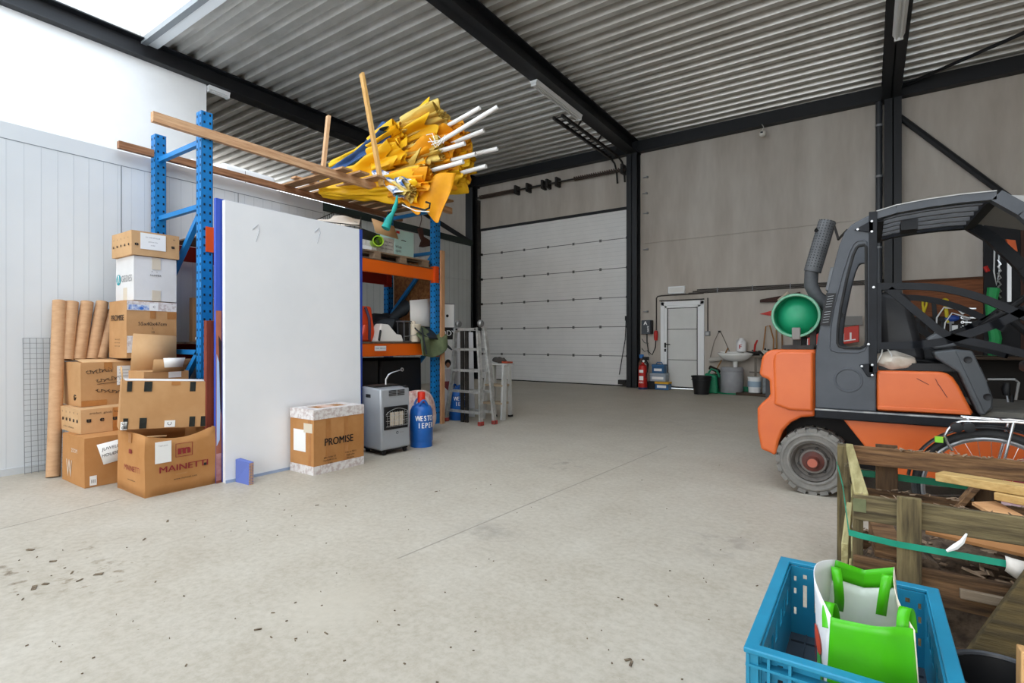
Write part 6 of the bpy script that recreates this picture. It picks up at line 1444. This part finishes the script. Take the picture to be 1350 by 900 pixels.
o = MB().ball((-2.28, 12.48, .09), .1, 12, 0, (1.2, .8, .8)).build('green_cloth', GRC, warp=.03, wscale=9); tag(o, 'crumpled green sheet on the floor behind the paint bucket', 'sheet')
for k, (x, m_, lab) in enumerate(((-1.86, 'a5743f', 'bent brown stake frame against the wall behind the gas bottle'), (-1.66, '9a7c50', 'thin brown stake, nearest of the two beside the gas bottle'), (-1.55, '7d5c3c', 'brown stake close behind the green gas bottle'))):
    mm = MB()
    if k == 0: mm.tube([(x - .06, 12.55, .84), (x, 12.6, 1.48), (x + .08, 12.6, 1.50), (x + .16, 12.55, 1.2), (x + .16, 12.5, .84)], .014, 6)
    else: mm.bar((x + .05, 12.5, 0), (x, 12.66, 1.5 - .1 * k), .05, .025, (1, 0, 0))
    o = mm.build('wooden_stake', mat('stake_' + m_, m_, rough=.8)); tag(o, lab, 'stake')
o = thing('plank_shelf', 'dark ragged plank on the wall behind the green gas bottle', 'plank', (-1.7, 12.6, 2.05))
MB().hexa([(-1.98, 12.62, 2.02), (-1.2, 12.62, 2.0), (-1.2, W - .01, 2.0), (-1.98, W - .01, 2.02)], [(-1.98, 12.62, 2.06), (-1.2, 12.62, 2.20), (-1.2, W - .01, 2.20), (-1.98, W - .01, 2.08)]).build('board', wood('charred_board', '4f3129', '3a241f', 0), o, warp=.01, wscale=8)
o = MB().prism([(-2.0, 1.76), (-1.70, 1.84), (-1.70, 1.70)], W - .03, W - .01).build('red_pennant', mat('red_pennant', 'cf4138', rough=.6)); tag(o, 'small red triangular pennant on the wall beside the green gas bottle', 'pennant')
o = MB().tube([(-1.62, 12.6, 2.03), (-1.5, 12.6, 2.14), (-1.42, 12.6, 2.2)], .03, 8).build('cream_rag', mat('cream_rag', 'cfc4ae', rough=.9), warp=.012); tag(o, 'cream rag hanging over the dark ragged plank', 'rag')
# red crate seen through the cab window
o = thing('red_plastic_crate', 'red plastic crate with white slots on a grey stand, seen through the forklift cab window', 'crate', (-.62, 12.0, 0))
MB().hexa([(-1.1, 11.8, .98), (-.15, 11.8, 1.14), (-.15, 12.2, 1.14), (-1.1, 12.2, .98)], [(-1.1, 11.8, 1.28), (-.15, 11.8, 1.46), (-.15, 12.2, 1.46), (-1.1, 12.2, 1.28)]).build('body', mat('crate_red', 'c8321f', rough=.45), o, bevel=.01)
sl = MB()
for k in range(7): sl.bar((-1.0 + k * .12, 11.795, 1.06 + k * .02), (-1.0 + k * .12, 11.795, 1.20 + k * .02), .03, .01, (0, 1, 0))
sl.bar((-1.05, 11.795, 1.05), (-.2, 11.795, 1.19), .01, .02); sl.build('slot_pattern', PAPER, o)
MB().box(-1.1, 11.8, 0, -.15, 12.2, .98).build('stand', GREYP, o, bevel=.01)
o = MB().box(-.95, W - .14, 1.48, -.1, W, 1.66).tube([(-.6, W - .1, 1.5), (-.4, W - .12, 1.35), (-.35, W - .12, 1.2)], .012, 6).build('wall_duct', mat('wall_duct_grey', '85837f', rough=.6)); tag(o, 'grey wall duct above the red crate', 'duct')
# downpipe by the third column
o = MB().tube([(.17, W - .12, 0), (.17, W - .12, 5.9)], .055, 14).build('downpipe', mat('dark_downpipe', '3d3f43', rough=.4)); tag(o, 'dark round downpipe beside the column behind the forklift', 'pipe')
pp = MB()
for z in (1.6, 3.0, 4.4, 5.4): pp.lathe([(.056, -.02), (.063, -.02), (.063, .02), (.056, .02)], (.17, W - .12, z), ZD, 14)
q = pp.build('pipe_bracket', GREYP, o)
# tool wall seen through the forklift cab
tw = thing('tool_board', 'brown wooden tool board on the back wall seen through the forklift cab', 'tool board', (1.2, W, 1.2))
MB().box(.55, W - .04, 1.62, 1.72, W, 2.30).build('board', wood('brown_tool_board', '8a5230', '6f4024', 0), tw); MB().box(.50, W - .07, 2.29, 1.80, W, 2.33).build('top_rail', wood('dark_rail', '5b3820', '4a2d1a', 0), tw)
MB().box(.55, W - .05, .9, 1.72, W - .001, 1.62).build('dark_lower_board', mat('dark_lower_board', '2e2119', '1f1712', rough=.8, scale=5), tw)
TCOL = {'yellow': mat('tool_yellow', 'd8c22a', rough=.45), 'blue': mat('tool_blue', '2a4c9e', rough=.4), 'steel': STEEL, 'black': SOFTB, 'green': mat('tool_green', '2aa058', rough=.45), 'orange': mat('tool_orange', 'e2621f', rough=.45), 'red': REDP, 'white': WHITE}
HY = W - .07
def hung(name, label, col, mb): o = mb.build(name, TCOL[col]); return tag(o, label, name.split('_')[-1])
hung('yellow_pliers', 'yellow handled pliers hanging on the brown tool board, near the cab seat', 'yellow', MB().tube([(.86, HY, 2.0), (.85, HY, 1.85), (.87, HY, 1.7)], .02, 8).tube([(.92, HY, 2.0), (.91, HY, 1.85), (.87, HY, 1.7)], .02, 8))
hung('yellow_snips', 'second yellow tool hanging in the middle of the brown tool board', 'yellow', MB().tube([(1.18, HY, 1.9), (1.2, HY, 1.72), (1.22, HY, 1.5)], .03, 8).ball((1.18, HY, 1.9), .06))
hung('blue_clamp', 'blue clamp hanging below the yellow snips on the tool board', 'blue', MB().ball((1.28, HY, 1.58), .085, 12, 0, (1.3, .5, .7)).tube([(1.2, HY, 1.58), (1.38, HY, 1.6)], .02))
hung('black_saw', 'black bladed tool hanging beside the yellow pliers', 'black', MB().hexa([(1.0, HY - .01, 1.6), (1.08, HY - .01, 1.55), (1.08, HY + .01, 1.55), (1.0, HY + .01, 1.6)], [(.98, HY - .01, 1.95), (1.04, HY - .01, 1.97), (1.04, HY + .01, 1.97), (.98, HY + .01, 1.95)]))
for k in range(6): hung('steel_spanner', ['topmost steel spanner in the row on the tool board', 'second steel spanner from the top of the row', 'third steel spanner from the top of the row', 'third steel spanner from the bottom of the row', 'second steel spanner from the bottom of the row', 'lowest steel spanner in the row on the tool board'][k], 'steel', MB().bar((1.44, HY, 1.76 - k * .085), (1.62, HY, 1.75 - k * .085), .015, .022).lathe([(.012, -.008), (.026, -.008), (.026, .008), (.012, .008)], (1.43, HY, 1.76 - k * .085), YD, 12)); 
hung('cable_coil', 'pale cable coil hanging on the tool board around the blue clamp', 'white', MB().tube([(1.05, HY - .03, 1.35), (1.06, HY - .03, 1.6), (1.16, HY - .03, 1.78), (1.34, HY - .03, 1.76), (1.44, HY - .03, 1.65)], .014, 6).tube([(1.16, HY - .03, 1.3), (1.18, HY - .03, 1.5), (1.28, HY - .03, 1.68), (1.42, HY - .03, 1.62), (1.52, HY - .03, 1.58)], .012, 6))
hung('orange_fuse_box', 'small white and grey box hung low on the tool board', 'white', MB().box(1.28, HY - .05, 1.30, 1.36, HY + .03, 1.45))
bc = thing('black_cabinet', 'tall black hanging cabinet crowded with tools at the edge of the forklift cab', 'cabinet', (2.0, W, 1.3))
MB().box(1.72, W - .12, .9, 2.22, W - .006, 3.25).build('backboard', mat('black_backboard', '17171a', rough=.7), bc); MB().box(2.20, W - .14, .9, 2.26, W - .006, 3.27).build('edge_strip', wood('cabinet_edge', '4a2f24', '3a241b', 2), bc)
hung('rope_loop', 'pale rope loop hanging down the black cabinet', 'white', MB().tube([(1.86, W - .15, 2.95), (1.85, W - .15, 2.4), (1.88, W - .15, 2.15), (1.92, W - .15, 2.4), (1.91, W - .15, 2.9)], .012, 6))
hung('steel_level', 'bright steel bar hanging upright on the black cabinet', 'steel', MB().box(2.02, W - .17, 1.85, 2.075, W - .12, 2.65))
hung('steel_hooks', 'row of small steel hooks and chain on the black cabinet', 'steel', MB().tube([(1.9 + .02 * (k % 3), W - .16, 2.6 - k * .04) for k in range(18)], .014, 5))
hung('orange_drill', 'orange handled drill near the top of the black cabinet', 'orange', MB().hexa([(2.05, W - .2, 2.78), (2.15, W - .2, 2.72), (2.15, W - .12, 2.72), (2.05, W - .12, 2.78)], [(2.0, W - .2, 2.95), (2.12, W - .2, 2.92), (2.12, W - .12, 2.92), (2.0, W - .12, 2.95)]))
hung('red_grip', 'small red grip on the upper edge of the black cabinet', 'red', MB().tube([(1.73, W - .15, 2.5), (1.77, W - .15, 2.4)], .035, 8))
hung('green_hose', 'rolled green hose hanging below the black cabinet', 'green', MB().tube([(1.84, W - .2, 2.1), (1.80, W - .2, 1.8), (1.82, W - .2, 1.5), (1.86, W - .22, 1.2), (1.83, W - .22, .9)], [.09, .08, .085, .09, .08], 10))
wb2 = thing('workbench', 'dark cluttered workbench along the back wall beyond the forklift', 'workbench', (1.4, 12.3, 0))
MB().box(.6, 11.95, .84, 3.2, W - .13, .89).build('top', wood('bench_top', '4a3829', '372a1f', 0), wb2)
for x in (.65, 3.1): MB().box(x, 12.0, 0, x + .08, 12.08, .84).build('leg', DARKM, wb2)
MB().box(.7, 12.45, .02, 3.1, 12.5, .84).build('back_panel', mat('dark_bench_panel', '201c19', rough=.8), wb2)
# lamps under the beams
LT = mat('lamp_tube', 'e4e4e2', rough=.3)
def lamp(x, y0, y1, label, z=5.83):
    o = thing('tube_lamp', label, 'lamp', (x, (y0 + y1) / 2, z), 0, 'unlit tube lamps under the roof beams')
    MB().hexa([(x - .05, y0, z - .06), (x + .05, y0, z - .06), (x + .05, y1, z - .06), (x - .05, y1, z - .06)], [(x - .08, y0, z), (x + .08, y0, z), (x + .08, y1, z), (x - .08, y1, z)]).build('housing', WHITE, o)
    for dx in (-.03, .03): MB().tube([(x + dx, y0 + .04, z - .08), (x + dx, y1 - .04, z - .08)], .016, 8).build('tube', LT, o)
    for y in (y0, y1 - .03): MB().box(x - .055, y, z - .10, x + .055, y + .03, z - .05).build('lamp_holder', WHITE, o)
lamp(-4.96, 7.95, 9.75, 'unlit white tube lamp under the middle roof beam'); lamp(.38, 8.2, 9.9, 'unlit white tube lamp under the beam above the forklift'); lamp(-10.0, 4.76, 5.14, 'unlit white tube lamp under the beam beside the white wall')
o = thing('alarm_bell', 'small round white alarm hanging on a wire from the eaves beam', 'alarm', (-1.9, 12.4, 5.65))
MB().ball((-1.9, 12.42, 5.66), .075, 16, 0, (1, .8, 1)).build('body', mat('alarm_white', 'd9d4cb', rough=.4), o); MB().tube([(-1.9, 12.42, 5.73), (-1.88, 12.45, 5.80), (-1.92, 12.48, 5.88)], .006, 5).build('wire', PAPER, o); MB().box(-1.93, 12.35, 5.65, -1.88, 12.37, 5.68).build('slot', SOFTB, o)
for i, (z, x) in enumerate(((5.25, -4.6), (4.85, -4.62), (3.45, -4.6), (4.35, -4.6), (1.9, -4.6))):
    o = MB().box(x - .06, W - .05, z - .008, x + .06, W, z + .008).box(x + .03, W - .07, z - .02, x + .06, W, z + .02).build('wall_anchor', GREYP); tag(o, 'small grey anchor bracket on the concrete beside the gate column', 'bracket', 'anchor brackets beside the gate column')
# white equipment on the cold store roof
o = thing('cooling_unit', 'white cooling unit with rounded corner on the cold store roof', 'cooling unit', (-7.2, 3.6, 3.03))
MB().hexa([(-7.6, 3.3, 3.03), (-6.5, 3.3, 3.03), (-6.5, 4.02, 3.03), (-7.6, 4.02, 3.03)], [(-7.6, 3.3, 3.40), (-6.55, 3.3, 3.36), (-6.55, 4.0, 3.34), (-7.6, 4.0, 3.40)]).build('casing', WHITE, o, bevel=.05, seg=4)
MB().box(-6.5, 3.55, 3.06, -6.495, 3.556, 3.30).build('seam_groove', GREYI, o); 
o = MB().hexa([(-7.6, 2.95, 3.03), (-6.5, 2.95, 3.03), (-6.5, 3.27, 3.03), (-7.6, 3.27, 3.03)], [(-7.6, 2.95, 3.33), (-6.55, 2.95, 3.30), (-6.55, 3.27, 3.26), (-7.6, 3.27, 3.30)]).build('white_carton', CARDW, bevel=.01); tag(o, 'low white carton beside the cooling unit on the cold store roof', 'carton')
# grit and leaf bits on the floor
fb = MB(); r_ = random.Random(21)
def bit(u, v, s):
    p = onZ(0.001, u, v)
    if p.y > 12 or not (-6 < p.x < 3): return
    a = Vector((r_.uniform(-1, 1), r_.uniform(-1, 1), 0)).normalized(); l = s * r_.uniform(.25, .7)
    fb.bar((p.x - a.x * l, p.y - a.y * l, .002), (p.x + a.x * l, p.y + a.y * l, .003 + l * .15), s * r_.uniform(.2, .6), .003)
for u, v, s in ((221, 687, .03), (190, 711, .02), (820, 790, .02), (832, 875, .03), (828, 870, .02), (950, 725, .015), (418, 666, .02), (325, 687, .012), (205, 767, .012), (360, 808, .012), (865, 798, .015), (575, 648, .02), (430, 835, .015), (390, 842, .012), (340, 830, .02), (40, 725, .03), (70, 740, .03), (45, 775, .04), (60, 770, .03), (30, 790, .02), (95, 755, .02), (130, 757, .03), (105, 765, .02)): bit(u, v, s)
for _ in range(90): bit(r_.uniform(0, 1000), 560 + 340 * r_.random() ** .8, .008)
o = fb.build('floor_debris', mat('dry_leaf_bits', '84745f', '5d4f40', rough=.95, scale=40)); tag(o, 'scattered bits of bark and grit on the concrete floor', 'debris', kind='stuff')

# darker tools crowding the lower tool board
names = ('black_hammer', 'black_wrench', 'grey_chisel', 'black_file', 'grey_wrench', 'black_cutter', 'grey_file', 'black_chisel')
for k, nm in enumerate(names):
    x = .80 + k * .115; z = 1.55 - .06 * (k % 3)
    mb = MB().bar((x, HY + .005, z), (x + .02 * ((k % 3) - 1), HY + .005, z - .30), .03, .02, (0, 1, 0)).box(x - .05, HY - .01, z - .01, x + .05, HY + .015, z + .04)
    o = mb.build(nm, SOFTB if 'black' in nm else GREYP); tag(o, ['black hammer hanging first in the lower tool row', 'black wrench hanging second in the lower tool row', 'grey chisel hanging third in the lower tool row', 'black file hanging fourth in the lower tool row', 'grey wrench hanging fifth in the lower tool row', 'black cutter hanging sixth in the lower tool row', 'grey file hanging seventh in the lower tool row', 'black chisel hanging last in the lower tool row, by the black cabinet'][k], nm.split('_')[1])

chips(70, ((NX, CX1), (CY0 - .0, CY0 + .02), (.596, .602)), .006, 8, MC['wood_chips'], 'chip_debris', 'wood chips on the near top board of the crate')
chips(120, ((.2, CX1), (CY0 + .1, CY1 - .3), (.36, .42)), .014, 9, mat('dark_bark_chips', '4b3a2c', '6d5644', rough=.95, scale=30), 'bark_debris', 'dark bark chips on the rubble between the boards of the crate')
